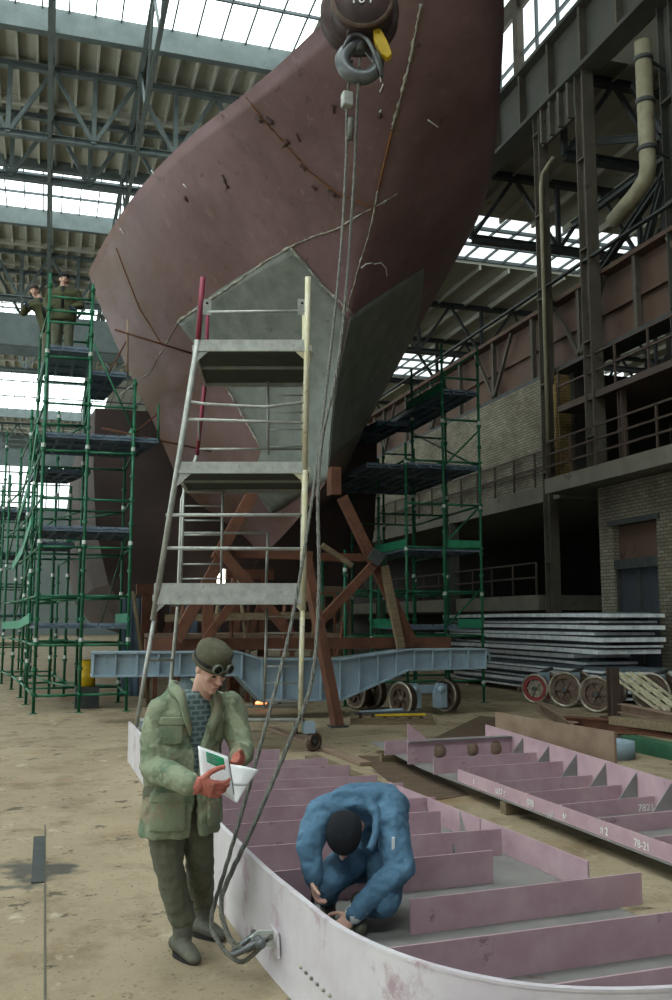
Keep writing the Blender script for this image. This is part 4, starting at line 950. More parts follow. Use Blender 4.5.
for k, (y0, y1, dx, th) in enumerate(spec):
    th = min(th * 1.7, .1); x0 = SX0 + dx; yc = (y0 + y1) / 2; L = (y1 - y0) / 2; gap = .138; mb = MB(); ns = 8
    sag = .02 if k % 2 else -.01
    def zz(y): return sag * (1 - (y/L)**2) - (sag if sag < 0 else 0)
    for q in range(ns):
        ya, yb2 = -L + 2*L*q/ns, -L + 2*L*(q+1)/ns; za, zb2 = zz(ya), zz(yb2)
        mb.cur = 0; mb.add([(x0, ya, za+th), (SX1, ya, za+th), (SX1, yb2, zb2+th), (x0, yb2, zb2+th)], [(0, 1, 2, 3)])
        mb.add([(x0, ya, za), (SX1, ya, za), (SX1, yb2, zb2), (x0, yb2, zb2)], [(3, 2, 1, 0)])
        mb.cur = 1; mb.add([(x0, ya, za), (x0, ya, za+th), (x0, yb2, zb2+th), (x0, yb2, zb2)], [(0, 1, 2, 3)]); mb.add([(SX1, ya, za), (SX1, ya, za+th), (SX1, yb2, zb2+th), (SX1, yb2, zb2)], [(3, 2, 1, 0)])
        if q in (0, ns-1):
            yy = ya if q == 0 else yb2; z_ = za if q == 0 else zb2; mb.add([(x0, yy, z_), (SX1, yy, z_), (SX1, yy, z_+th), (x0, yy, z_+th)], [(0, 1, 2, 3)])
    mb.cur = 0
    for i in range(5):                                # ribs welded on the face of each plate, they carry the next one
        xx = x0 + .22 + i*.3; mb.box((xx, -L + .15, th), (xx + .012, L - .15, gap - .022))
    o = mb.build('steel_plate', ['stack', 'stack_edge'], None, (0, yc, z)); tag(o, labs[k], 'steel plate', 'plates in the stack at right'); z += gap

# ------------------------------------------------------------------ wheel sets, frames and scrap steel at right
def wheelset(px, Y, rad, label, m1, m2, axis):
    p = at(px, 690, Y=Y); r = thing('wheel_set', label, 'wheel set', (p.x, Y, 0)); ax = V(axis).normalized()
    carriage_wheel(r, (0, 0, rad), rad, .14, axis, m1, m2); carriage_wheel(r, tuple(V((0, 0, rad)) + ax*.75), rad, .14, axis, m1, 'wheel')
    MB().tube([V((0, 0, rad)) - ax*.12, V((0, 0, rad)) + ax*.9], .05, 12).build('axle', 'steel', r)
    c_ = V((0, 0, rad)) + ax*.38; MB().box(c_ - V((.14, .1, .14)), c_ + V((.14, .1, .34))).build('axle_box', 'blue', r, bevel=.02)
    MB().bar(c_ + V((-.14, 0, .3)), c_ + V((.3, .1, .42)), .1, .06).build('spring_hanger', 'steel', r)
    return r
ax = (.8, .6, 0)
wheelset(536, 19.3, .33, 'wheel set with a red spoked wheel and white patches beside the plate stack', 'redwheel', 'rim', ax)
wheelset(566, 18.2, .38, 'brown wheel set right beside the red spoked one', 'rim', 'wheel', ax)
wheelset(597, 17.0, .37, 'rusty wheel set with a flaking white rim behind the beige plate', 'rim', 'wheel', ax)
wheelset(652, 16.7, .40, 'pale grey-blue wheel set behind the cream lattice', 'blue', 'rim', ax)
r = thing('upright_bar', 'short dark upright steel bar right of the rusty wheel set', 'steel bar', tuple(at(614, 712, Y=16.0).xy) + (0,))
MB().ibeam((0, 0, 0), (0, 0, .95), .16, .2, .02).build('shaft', 'rail_brown', r); MB().box((-.2, -.2, 0), (.2, .2, .03)).build('foot_plate', 'rail_brown', r)
r = thing('lattice_frame', 'cream perforated ladder-like frames leaning on the wheel sets', 'lattice', tuple(at(640, 715, Y=16.2).xy) + (0,))
for i in range(3):
    dx = i * .26
    for s in (0, .17): MB().bar((-.45 + dx + s, .35, .82), (.25 + dx + s, -.25, .12), .07, .05).build('stile', 'cream', r)
    for k in range(5):
        f = .1 + k*.2; a = V((-.45 + dx, .35, .82)).lerp(V((.25 + dx, -.25, .12)), f); MB().bar(a, a + V((.17, 0, 0)), .06, .05).build('rung', 'cream', r)
def scrap(label, a, b, w, h, m, ib=False, name='scrap_beam', z=0, cat='steel beam'):
    pa = at(*a, Z=h/2 + z); pb = at(*b, Z=h/2 + z); return beam_thing(name, label, cat, pa, pb, w, h, m, ib)
scrap('brown channel lying diagonally in front of the red spoked wheel', (540, 706), (574, 728), .16, .18, 'rustplate', True)
scrap('brown beam lying under the rusty wheel set', (566, 722), (640, 728), .22, .2, 'trestle', True, z=.05)
scrap('pale angle bar lying right of the upright steel bar', (622, 708), (690, 722), .18, .16, 'rustplate', True, z=.25)
scrap('bright green painted beam lying at the right edge beside the beige plate', (628, 742), (700, 757), .24, .2, 'green_drab')
scrap('rusty bar resting across the scrap above the green beam', (628, 728), (700, 738), .14, .12, 'trestle', True, z=.15)
scrap('second pale bar lying behind the green beam', (612, 720), (690, 730), .14, .12, 'wood', z=.3)
scrap('thin brown angle lying on the floor before the wheel sets', (590, 733), (660, 748), .1, .1, 'rail_brown')
mb = MB(); mb.lathe((0, 0, 0), (0, 0, 1), [(.28, 0), (.36, 0), (.36, .22), (.28, .22), (.28, 0)], 28); o = mb.build('steel_ring', 'blue', None, tuple(at(608, 757, Z=0).xy) + (0,)); tag(o, 'grey steel ring lying at the right end of the beige plate', 'ring')
# pallet with scrap
pp = at(392, 722, Z=0)
r = thing('pallet', 'wooden pallet with steel scrap in front of the blue wheels', 'pallet', (pp.x, pp.y, 0), -.35)
for y in (-.45, 0, .45): MB().box((-.75, y - .06, 0), (.75, y + .06, .1)).build('bearer', 'wood', r)
for k in range(7): MB().box((-.75 + k*.22, -.52, .1), (-.6 + k*.22, .52, .125)).build('slat', 'wood', r)
for i, (a, b, mm) in enumerate((((-.7, -.1, .16), (.5, .2, .17), 'steel'), ((-.3, -.3, .15), (.6, -.2, .16), 'yellow'), ((-.6, .2, .16), (.2, .35, .2), 'blue'))):
    a, b = V(a), V(b); Rm = Matrix.Rotation(-.35, 3, 'Z'); o = MB().bar(Rm @ a, Rm @ b, .12, .03).build('steel_offcut', mm, None, (pp.x, pp.y, 0)); tag(o, ['dark', 'yellow', 'pale blue'][i] + ' flat steel offcut lying on the wooden pallet', 'steel offcut')

# ------------------------------------------------------------------ floor marks: joint, stain, strip, planks
o = MB().box((-.007, 0, 0), (.007, 5.3, .003)).build('floor_joint', 'stain', None, (.07, 4.0, 0)); tag(o, 'thin dark joint running along the bare floor at left', 'floor joint')
o = MB().box((-.045, 0, 0), (.045, 1.5, .01)).build('rail_inset', 'steel', None, (.02, 7.3, 0)); tag(o, 'short dark metal strip set in the floor at left', 'floor rail')
strip = [at(x, y, Z=0) for x, y in ((360, 757), (395, 757), (560, 832), (672, 880), (672, 905), (600, 905), (520, 850), (440, 812))]
o = MB().prism([(p.x, p.y, .002) for p in [at(x, y, Z=0) for x, y in ((358, 756), (402, 757), (470, 795), (440, 800), (410, 800))]], (0, 0, .004)).build('dirt_strip', 'earthstrip'); tag(o, 'dark rusty dirt strip on the floor between the two hull panels', 'dirt')
o = MB().prism([(p.x, p.y, .002) for p in [at(x, y, Z=0) for x, y in ((420, 745), (480, 716), (545, 722), (500, 745))]], (0, 0, .004)).build('dirt_patch', 'earthstrip'); tag(o, 'dark dirt patch on the floor right of the pallet', 'dirt')
def plank(label, a, b, w, m='wood', z=0):
    pa, pb = at(*a, Z=.03 + z), at(*b, Z=.03 + z); beam_thing('plank', label, 'plank', pa, pb, w, .05, m)
plank('long timber plank lying from the tower foot to the kneeling worker', (312, 757), (446, 818), .2)
plank('brown plank lying from the tower to the far end of the near panel', (272, 728), (366, 764), .16, 'rustplate')
plank('short dark plank on the floor by the tower caster', (336, 772), (368, 788), .12, 'trestle', .05)

# ------------------------------------------------------------------ near hull panel (curved coaming, stiffeners)
pn = thing('hull_panel', 'near pink-primed hull panel with a curved lilac side plate', 'steel panel', (1.15, 3.2, 0)); PO = pn.location.copy()
path = [(1.13, 13.1), (1.15, 11), (1.16, 9), (1.16, 7), (1.18, 6), (1.21, 5.2), (1.25, 4.7), (1.29, 4.25), (1.38, 3.9), (1.53, 3.6), (1.75, 3.36), (2.02, 3.22), (2.35, 3.15), (2.8, 3.12), (3.5, 3.12), (4.6, 3.15)]
def smoothp(P, n=6):
    out = []
    for i in range(len(P) - 1):
        p0, p1, p2, p3 = [V(P[min(max(j, 0), len(P)-1)]) for j in (i-1, i, i+1, i+2)]
        for k in range(n):
            t = k / n; out.append(.5*((2*p1) + (-p0+p2)*t + (2*p0-5*p1+4*p2-p3)*t*t + (-p0+3*p1-3*p2+p3)*t**3))
    return out + [V(P[-1])]
pth = smoothp(path); pl = [(p.x - PO.x, p.y - PO.y) for p in pth]
cmb = MB().wall(pl, 0, .5, .022); cmb.build('side_plate', 'coaming', pn)['label'] = 'curved pale lilac side plate'
MB().wall([(x + .0, y) for x, y in pl], .5, .512, .03).build('top_edge', 'coaming', pn)
q = MB(); base = [(p.x - PO.x, p.y - PO.y, .004) for p in pth] + [(4.6 - PO.x, 3.9 - PO.y, .004), (3.62 - PO.x, 5.0 - PO.y, .004), (3.6 - PO.x, 7.0 - PO.y, .004), (3.5 - PO.x, 9.5 - PO.y, .004), (3.3 - PO.x, 11.3 - PO.y, .004), (2.6 - PO.x, 13.1 - PO.y, .004)]
q.prism(base, (0, 0, .014)); q.build('bottom_plate', 'primer_grey', pn)
sy = [4.05, 4.68, 5.5, 6.25, 7.0, 7.7, 8.4, 9.1, 9.75, 10.4, 11.1, 11.9]
ends = [4.2, 3.75, 3.8, 3.1, 3.52, 3.3, 3.55, 3.5, 3.45, 3.35, 3.3, 2.9]
def px_x(y):
    return min(pth, key=lambda p: abs(p.y - y)).x if y > 3.5 else 1.6
for k, (y, e) in enumerate(zip(sy, ends)):
    x0 = px_x(y) + .05 + (.88 if k == 2 else 0); hgt = .2 if k % 2 == 0 else .22; sk = .06 if k < 4 else 0
    b = MB(); a_ = V((x0 - PO.x, y - sk - PO.y, .018)); c_ = V((e - PO.x, y + sk - PO.y, .018))
    b.bar(a_ + V((0, 0, hgt/2)), c_ + V((0, 0, hgt/2)), .014, hgt); b.build('stiffener', 'primer', pn)
b = MB().bar((3.53 - PO.x, 7.4 - PO.y, .12), (3.42 - PO.x, 9.3 - PO.y, .12), .014, .2); b.build('edge_plate', 'primer', pn)
MB().bar((3.62 - PO.x, 5.9 - PO.y, .12), (3.54 - PO.x, 7.4 - PO.y, .12), .014, .2).build('edge_plate', 'primer', pn)
for k, (x, y) in enumerate(((3.45, 8.45), (3.1, 7.05), (2.9, 9.2), (3.5, 7.75))):
    MB().prism([(x - PO.x, y - PO.y, .018), (x - PO.x, y - .14 - PO.y, .018), (x - PO.x, y - PO.y, .22)], (.012, 0, 0)).build('bracket', 'primer_grey', pn)
MB().box((1.2 - PO.x, 12.9 - PO.y, .018), (2.5 - PO.x, 12.93 - PO.y, .42)).build('end_plate', 'primer', pn)
MB().box((1.2 - PO.x, 12.75 - PO.y, .42), (2.5 - PO.x, 13.0 - PO.y, .44)).build('end_flange', 'primer_grey', pn)
for k in range(9):                                    # weld tacks on the outer face
    p = at(300 + k*14, 972 + (k % 3)*3 + k*.8, Z=.18); i = min(range(len(pth)), key=lambda j: (pth[j] - p.xy).length); d = (pth[min(i+1, len(pth)-1)] - pth[i-1]).normalized(); nn = V((d.y, -d.x)) * (-1)
    c = pth[i] - V((-d.y, d.x)) * .014 if (V((0, 0)) - pth[i]).dot(-V((-d.y, d.x))) > 0 else pth[i] + V((-d.y, d.x)) * .014
    MB().ball((c.x - PO.x, c.y - PO.y, .2), (.012, .012, .009), 6).build('weld_tack', 'seam', pn)

# far hull panel
pf = thing('hull_panel', 'far pink-primed hull panel with triangular brackets and chalk numbers', 'steel panel', (5.0, 9, 0)); QO = pf.location.copy()
def fq(x, y, z=0): return V((x, y, z)) - QO
BX = lambda y: 5.35 + (y - 7.3) * .095
MB().prism([fq(4.35, 3.9, .12), fq(6.0, 3.9, .12), fq(5.9, 12.9, .12), fq(4.5, 13.0, .12), fq(4.3, 10.5, .12)], (0, 0, .016)).build('bottom_plate', 'primer_grey', pf)
for y in (5, 8.5, 12): MB().bar(fq(4.3, y, .05), fq(5.9, y, .05), .12, .12).build('support_timber', 'wood', pf)
MB().bar(fq(4.33, 9.6, .19), fq(4.36, 4.0, .19), .016, .14).build('front_edge_plate', 'primer', pf)
MB().bar(fq(BX(11.9), 11.9, .29), fq(BX(4.2), 4.2, .29), .018, .32).build('rear_web', 'primer', pf)
for i, y in enumerate((11.8, 11.0, 10.2, 9.5, 8.8, 8.2, 7.6, 7.0, 6.3)):
    big = i == 1
    a, b = fq(4.25 + (0 if i < 3 else .1), y - .1, .13), fq(BX(y) - .02, y, .13); h = .27 if big else (.18 if i < 4 else .14)
    MB().bar(a + V((0, 0, h/2)), b + V((0, 0, h/2)), .014, h).build('cross_web', 'primer', pf)
    if big:
        MB().bar(a + V((0, 0, h)), b + V((0, 0, h)), .12, .014).build('web_flange', 'primer_grey', pf)
        for f in (.3, .62, .85): c = a.lerp(b, f); MB().lathe(c + V((0, -.012, h*.5)), (0, 1, 0), [(0, 0), (.085, 0), (.085, .01), (0, .01)], 20).build('access_patch', 'rustplate', pf)
        MB().prism([a + V((0, -.02, h)), a + V((.28, -.02, h)), a + V((0, -.02, h + .22))], (0, .014, 0)).build('gusset', 'primer', pf)
for y in (10.6, 9.85, 9.15, 8.5, 7.9, 7.3, 6.65):
    x = BX(y); MB().prism([fq(x - .01, y, .14), fq(x - .26, y, .14), fq(x - .01, y, .43)], (0, .012, 0)).build('bracket', 'primer_grey', pf)
    MB().bar(fq(x - .3, y, .15), fq(x, y, .15), .18, .012).build('bracket_foot', 'stack_edge', pf)
def text(body, size, M4, m, parent=None, name='lettering', ext=.001):
    c = bpy.data.curves.new(name, 'FONT'); c.body = body; c.size = size; c.extrude = ext; c.align_x = 'CENTER'; c.align_y = 'CENTER'
    t = bpy.data.objects.new('tmp', c); COL.objects.link(t); dg = bpy.context.evaluated_depsgraph_get(); me = bpy.data.meshes.new_from_object(t.evaluated_get(dg))
    COL.objects.unlink(t); bpy.data.objects.remove(t); o = bpy.data.objects.new(name, me); me.materials.clear(); me.materials.append(M[m]); COL.objects.link(o)
    if parent is not None: o.parent = parent
    o.matrix_local = M4; return o
def xface(x, y, z): return Matrix.Translation((x, y, z)) @ Matrix(((0, 0, -1, 0), (-1, 0, 0, 0), (0, 1, 0, 0), (0, 0, 0, 1)))
for y, s in ((9.2, '1'), (8.6, 'ш57 г'), (8.0, '078'), (7.4, 'м'), (6.8, 'л 2'), (6.3, '78-21')):
    p = fq(4.335 - .0, y, .19); text(s, .085, xface(p.x - .012, p.y, p.z), 'chalk', pf, 'chalk_writing')
for px, s in ((545, 'м'), (640, '7821')):
    p = at(px, 802, Y=7.55); p = fq(p.x, 7.53 - .05, .2); text(s, .085, Matrix.Translation((p.x, p.y - .02, p.z)) @ Matrix.Rotation(PI/2, 4, 'X'), 'chalk', pf, 'chalk_writing')

# beige plate behind the far panel
a, b = at(495, 743, X=6.35), at(614, 762, X=6.6)
r = thing('beige_plate', 'rusty beige steel plate standing on edge behind the far panel', 'steel plate', (6.35, b.y, 0))
pa, pb = V((6.35, at(495, 712, X=6.35).y, 0)), V((6.6, at(614, 734, X=6.6).y, 0))
h1 = at(495, 712, X=6.35).z; h2 = at(614, 732, X=6.6).z
MB().prism([pa - r.location, pb - r.location, V((pb.x, pb.y, h2)) - r.location, V((pa.x, pa.y, h1)) - r.location], (.03, 0, 0)).build('upright_plate', 'rustplate', r)
MB().bar(pa - r.location + V((.1, 0, .02)), pb - r.location + V((.1, 0, .02)), .35, .04).build('foot_plate', 'primer_grey', r)

# shackle, padeye and rope end
ang = math.atan2(pth[30].y - pth[24].y, pth[30].x - pth[24].x)
sc_ = at(262, 945, Z=.18); ii = min(range(len(pth)), key=lambda j: (pth[j] - V((1.215, 4.98))).length)
pc = pth[ii]
r = thing('shackle', 'grey steel shackle pinned to a lifting eye on the lilac plate', 'shackle', (pc.x - .012, pc.y, .22))
r.scale = (.72, .72, .72)
MB().prism([(0, -.14, -.1), (0, .14, -.1), (0, .1, .06), (0, -.1, .06)], (-.02, 0, 0)).build('pad_plate', 'coaming', r)
MB().prism([(0, -.012, -.07), (-.17, -.012, -.03), (-.19, -.012, .02), (-.13, -.012, .06), (0, -.012, .05)], (0, .024, 0)).build('lifting_eye', 'galv', r)
P = [V((-.14 - .0, -.07, .01))] + [V((-.14 - .17*math.sin(PI*t/10), -.07*math.cos(PI*t/10), .01 - .09*math.sin(PI*t/10))) for t in range(1, 10)] + [V((-.14, .07, .01))]
MB().tube(smoothp(P, 2), .022, 12).build('bow', 'hook', r); MB().tube([(-.14, -.11, .01), (-.14, .11, .01)], .026, 12).build('pin', 'hook', r)
MB().ball((-.14, -.125, .01), .04, 8).build('pin_head', 'hook', r)

# ------------------------------------------------------------------ crane hook block and slings
hp = at(360, 20, D=9.0); HZ = at(365, 40, D=9.0).z
hk = thing('hook_block', 'dark crane hook block marked 10T hanging before the bow', 'crane hook', tuple(hp - V((0, 0, .03))), -YAW)
sheave = MB(); sheave.lathe((0, .12, .22), (0, 1, 0), [(0, 0), (.36, 0), (.385, .02), (.385, .06), (.3, .08), (.3, .12), (.385, .14), (.385, .18), (0, .2)], 40); sheave.build('sheave', 'block', hk)
bl = MB(); bl.lathe((0.02, -.16, .14), (0, 1, 0), [(0, 0), (.27, 0), (.30, .03), (.30, .24), (0, .26)], 40); bl.build('side_plate', 'block', hk)
rg = MB(); rg.lathe((0.02, -.168, .14), (0, 1, 0), [(.26, 0), (.30, 0), (.30, .02), (.26, .02)], 40); rg.build('rim_ring', 'wheel', hk)
text('10T', .15, Matrix.Translation((.02, -.175, .13)) @ Matrix.Rotation(PI/2, 4, 'X'), 'white', hk, 'lettering', .003)
MB().box((-.13, -.1, -.16), (.13, .16, .1)).build('swivel_housing', 'block', hk, bevel=.03)
MB().tube([(0, 0, -.1), (0, 0, -.3)], .05, 16).build('hook_shank', 'hook', hk)
P = [(0, 0, -.14), (-.02, 0, -.2), (-.1, 0, -.26), (-.165, 0, -.35), (-.15, 0, -.46), (-.06, 0, -.54), (.06, 0, -.55), (.15, 0, -.48), (.175, 0, -.38), (.15, 0, -.3)]
Ps = smoothp(P, 4); MB().tube(Ps, [.045 + .03*math.sin(PI*i/(len(Ps)-1)) for i in range(len(Ps)-1)] + [.012], 14).build('hook_body', 'hook', hk)
L_ = smoothp([(-.16, -.05, -.3), (-.08, -.08, -.18), (.04, -.08, -.2), (.12, -.09, -.34), (.18, -.08, -.5), (.2, -.04, -.56), (.2, .05, -.5), (.13, .08, -.34), (.03, .08, -.2)], 4)
MB().tube(L_, .02, 8).build('lifting_ring', 'hook', hk)
MB().prism([(.12, -.1, -.1), (.2, -.1, -.13), (.26, -.1, -.26), (.3, -.1, -.38), (.26, -.1, -.42), (.2, -.1, -.38), (.13, -.1, -.24)], (0, .08, 0)).build('safety_latch', 'yellow', hk, bevel=.01)
MB().tube([(-.3, .2, .3), (-.3, .2, 9)], .012, 6).build('hoist_cable', 'rope', hk); MB().tube([(.3, .2, .3), (.3, .2, 9)], .012, 6).build('hoist_cable', 'rope', hk)
def rope(name, label, pts, r, twist=True):
    P = smoothp([at(x, y, D=d) for x, y, d in pts], 12); c = P[len(P)//2]
    mb = MB()
    if twist:
        # three strands laid around each other
        Ls = [0]
        for a, b in zip(P[:-1], P[1:]): Ls.append(Ls[-1] + (b - a).length)
        n = int(Ls[-1] / .03); Q = []; j = 0
        for k in range(n + 1):
            l = Ls[-1] * k / n
            while j < len(Ls) - 2 and Ls[j+1] < l: j += 1
            f = (l - Ls[j]) / max(Ls[j+1] - Ls[j], 1e-6); Q.append(P[j].lerp(P[j+1], f))
        for s in range(3):
            W = []
            for k, q in enumerate(Q):
                d = (Q[min(k+1, n)] - Q[max(k-1, 0)]).normalized(); u = d.cross(V((0, 1, .1))).normalized(); w = u.cross(d); a = k*.55 + s*2*PI/3
                W.append(q + (u*math.cos(a) + w*math.sin(a)) * r * .5 - c)
            mb.tube(W, r * .58, 6)
    else: mb.tube([p - c for p in P], r, 8)
    o = mb.build(name, 'rope', None, tuple(c)); tag(o, label, 'wire rope'); return o
rope('wire_sling', 'steel wire sling hanging from the hook, the left strand down to the shackle', [(352, 60, 9.0), (347, 100, 9.0), (346, 160, 8.8), (340, 260, 8.4), (325, 400, 7.8), (312, 500, 7.3), (292, 620, 6.6), (262, 740, 6.0), (228, 860, 5.45), (212, 915, 5.1), (217, 940, 4.95), (240, 962, 4.85), (262, 946, 4.80)], .0125)
rope('wire_sling', 'steel wire sling hanging from the hook, the right strand that kinks beside the tower', [(360, 58, 8.9), (357, 110, 8.9), (354, 180, 8.8), (346, 290, 8.3), (337, 370, 7.9), (322, 440, 7.6), (318, 500, 7.3), (319, 590, 6.9), (312, 680, 6.5), (288, 745, 6.1), (256, 820, 5.6), (228, 880, 5.2), (221, 905, 5.02), (228, 935, 4.9), (245, 950, 4.83), (272, 936, 4.80)], .0145)
o = MB().tube([at(351, 118, D=8.8), at(350, 140, D=8.8)], .03, 10).build('rope_splice', 'rope'); tag(o, 'thick served splice on the two slings below the hook', 'rope splice')
o = MB().box((-.05, -.05, -.07), (.05, .05, .07)).build('rope_tag', 'tower', None, tuple(at(347, 100, D=8.82)), .015); tag(o, 'small pale clamp on the left sling below the hook', 'clamp')

# ------------------------------------------------------------------ people
def hand(parent, wrist, direc, normal, side, curl, mname, name='hand', s=1.0, thumb_curl=.5):
    """palm plus five separate bent fingers; normal points out of the palm, side is +1 when the thumb lies along normal x direction"""
    d = V(direc).normalized(); n = V(normal); n = (n - d * n.dot(d)).normalized(); lat = n.cross(d) * side; w = V(wrist)
    mb = MB(); W_ = .042 * s
    mb.sections([(w - d*.02*s, lat*.028*s, n*.021*s), (w + d*.015*s, lat*.034*s, n*.02*s), (w + d*.05*s, lat*.042*s, n*.019*s), (w + d*.085*s, lat*.042*s, n*.016*s)], 16)
    lens = [.072, .08, .075, .058]
    for i in range(4):
        p = w + d*.082*s + lat * (W_ * (.78 - .52*i)); a = 0; L = lens[i] * s; r = (.0105 - .0006*i) * s
        for k, fr in enumerate((.45, .32, .23)):
            a += curl * (.7 if k == 0 else 1.0) + .04 * i; dd = d*math.cos(a) + n*math.sin(a) + lat*(.05*(1.5 - i)); dd.normalize(); q_ = p + dd*L*fr
            mb.capsule(p, q_, r, r*.92, 10); p = q_; r *= .94
    p = w + d*.03*s + lat*.034*s; dd = (d*.55 + lat*.75 + n*.35).normalized(); r = .0135*s
    for k, L in enumerate((.04, .033, .026)):
        q_ = p + dd*L*s; mb.capsule(p, q_, r, r*.9, 10); p = q_; r *= .92; dd = (dd + (n*.5 + d*.5 - lat*.2)*thumb_curl).normalized()
    o = mb.build(name, mname, parent)
    rm = o.modifiers.new('join', 'REMESH'); rm.mode = 'VOXEL'; rm.voxel_size = .0045*s; rm.use_smooth_shade = True
    sm = o.modifiers.new('soften', 'SMOOTH'); sm.factor = .5; sm.iterations = 3
    return o
def remesh(o, vox, it=6, wr=0.0, ws=.12, seed=0):
    rm = o.modifiers.new('join', 'REMESH'); rm.mode = 'VOXEL'; rm.voxel_size = vox; rm.use_smooth_shade = True
    sm = o.modifiers.new('soften', 'SMOOTH'); sm.factor = .5; sm.iterations = it
    if wr:
        for i, (st, sc) in enumerate(((wr, ws), (wr*.5, ws*.4))):
            t = bpy.data.textures.new('folds', 'CLOUDS'); t.noise_scale = sc; t.noise_depth = 2; t.noise_basis = 'IMPROVED_PERLIN'
            dm = o.modifiers.new('folds', 'DISPLACE'); dm.texture = t; dm.strength = st; dm.mid_level = .5; dm.texture_coords = 'LOCAL'
    return o
def head(parent, c, fdir, updir, s=1.0, m='skin', neck=None):
    """face looks along fdir; c is the centre of the head"""
    f = V(fdir).normalized(); u = V(updir); u = (u - f*u.dot(f)).normalized(); l = u.cross(f)  # l = the head's own left
    R = Matrix((l, -f, u)).transposed()          # local: x = its left, y = back, z = up
    def w(x, y, z): return V(c) + R @ (V((x, y, z)) * s)
    mb = MB()
    mb.ball(w(0, .012, .03), (.074*s, .092*s, .088*s), 16, R)
    mb.sections([(w(0, -.0, .05), R @ V((.072, 0, 0))*s, R @ V((0, .085, 0))*s), (w(0, -.008, 0), R @ V((.07, 0, 0))*s, R @ V((0, .082, 0))*s), (w(0, -.018, -.045), R @ V((.06, 0, 0))*s, R @ V((0, .07, 0))*s), (w(0, -.03, -.085), R @ V((.042, 0, 0))*s, R @ V((0, .052, 0))*s), (w(0, -.042, -.112), R @ V((.026, 0, 0))*s, R @ V((0, .03, 0))*s)], 24)
    mb.ball(w(0, -.072, -.1), (.024*s, .018*s, .018*s), 8, R)                                  # chin
    mb.capsule(w(0, -.088, .018), w(0, -.112, -.022), .009*s, .014*s, 8)                          # nose
    for x in (-.013, .013): mb.ball(w(x, -.1, -.027), .009*s, 6)
    mb.ball(w(0, -.088, -.058), (.026*s, .012*s, .008*s), 8, R); mb.ball(w(0, -.084, -.07), (.022*s, .012*s, .008*s), 8, R)
    mb.ball(w(0, -.078, .034), (.052*s, .016*s, .012*s), 8, R)                                  # brow
    for x in (-.045, .045): mb.ball(w(x, -.06, -.02), (.02*s, .02*s, .022*s), 8, R)
    for x in (-1, 1): mb.ball(w(x*.076, .012, -.005), (.01*s, .02*s, .032*s), 8, R)           # ears
    if neck is not None: mb.capsule(w(0, .02, -.07), neck, .056*s, .066*s, 16)
    o = mb.build('body', m, parent); remesh(o, .0055*s if s <= 1 else .006, 4)
    for x in (-.03, .03):
        MB().ball(w(x, -.082, .004), (.014*s, .007*s, .006*s), 8, R).build('eye', 'hair', parent)
        MB().ball(w(x, -.089, .026), (.02*s, .005*s, .004*s), 8, R).build('eyebrow', 'hair', parent)
    MB().ball(w(0, -.096, -.064), (.022*s, .006*s, .003*s), 8, R).build('lips', 'lip', parent)
    return w, R
def torso_shell(mb, spine, gaps, th=.03, n=56):
    """spine: list of (centre, lateral half axis vector, front half axis vector); gaps: half opening angle at each ring (degrees)"""
    rings = []
    for (c, a, b), g in zip(spine, gaps):
        c, a, b = V(c), V(a), V(b); g = math.radians(g); o, i_ = [], []
        for k in range(n + 1):
            t = g + (2*PI - 2*g) * k / n          # measured from the front
            d = b*math.cos(t) + a*math.sin(t); o.append(c + d); i_.append(c + d*(1 - th/d.length))
        rings.append(o + i_[::-1])
    m = len(rings[0]); vs = [v for r_ in rings for v in r_]
    fs = [(i*m+k, i*m+(k+1)%m, (i+1)*m+(k+1)%m, (i+1)*m+k) for i in range(len(rings)-1) for k in range(m)]
    # end caps as quads
    for base in (0, (len(rings)-1)*m):
        for k in range(n): fs.append((base+k, base+k+1, base+m-2-k, base+m-1-k))
    mb.add(vs, fs, True)
def sleeve(mb, pts, rs):
    for a, b, ra, rb in zip(pts[:-1], pts[1:], rs[:-1], rs[1:]): mb.capsule(a, b, ra, rb, 16)

# -- the standing worker reading
base = at(188, 962, Z=0); hb = V((base.x, base.y + .12, 0))
man = thing('person', 'person in a camouflage jacket, cap with goggles and red gloves, standing and reading papers', 'person', tuple(hb), -YAW)
MD = (hb - CAMP).dot(V((SY, CY, 0)))                    # horizontal distance along the view
def mp_(px, py, dy=0.0):                                # photo pixel at a depth dy behind the feet line, in the worker's own axes
    r_ = FW*FPX + RT*(px - 336) + UP*(500 - py); h = V((SY, CY, 0)); t = (MD + dy) / r_.dot(h); p = CAMP + r_*t - hb
    return V((p.dot(RT), p.dot(h), p.z))
phi = math.radians(38); fr = V((math.sin(phi), -math.cos(phi), 0)); lt = V((math.cos(phi), math.sin(phi), 0))   # front, and the worker's left
neck = mp_(200, 696, .02); hd = mp_(211, 669, -.07)
head_up = V((.10, -.12, 1)); fdir = V((.58, -.62, -.5))
w_, R_ = head(man, hd, fdir, head_up, 1.04, 'skin', neck + V((0, .02, -.04)))
# cap
mb = MB(); capR = lambda z, r: (w_(0, .016, z), R_ @ V((r*1.0, 0, 0)), R_ @ V((0, r*1.17, 0)))
mb.sections([capR(.022, .09), capR(.04, .096), capR(.07, .1), capR(.1, .101), capR(.125, .094), capR(.143, .074), capR(.152, .045), capR(.154, .012)], 36)
o = mb.build('cap', 'cap', man); remesh(o, .008, 3, .012, .06)
mb = MB(); ring = [w_(.094*math.sin(2*PI*k/28), .014 - .112*math.cos(2*PI*k/28), .035) for k in range(29)]; mb.tube(ring, .014, 8, False); mb.build('cap_band', 'cap', man)
g = MB(); gl = MB()
gp = []
for x in (-.038, .038):
    c_ = w_(x, -.098, .062); ax_ = R_ @ V((x*6, -1, .15)); g.lathe(c_, ax_, [(.02, -.006), (.03, -.006), (.03, .014), (.023, .016), (.023, .009)], 24); gl.lathe(c_, ax_, [(0, .011), (.024, .011), (.024, .004)], 20)
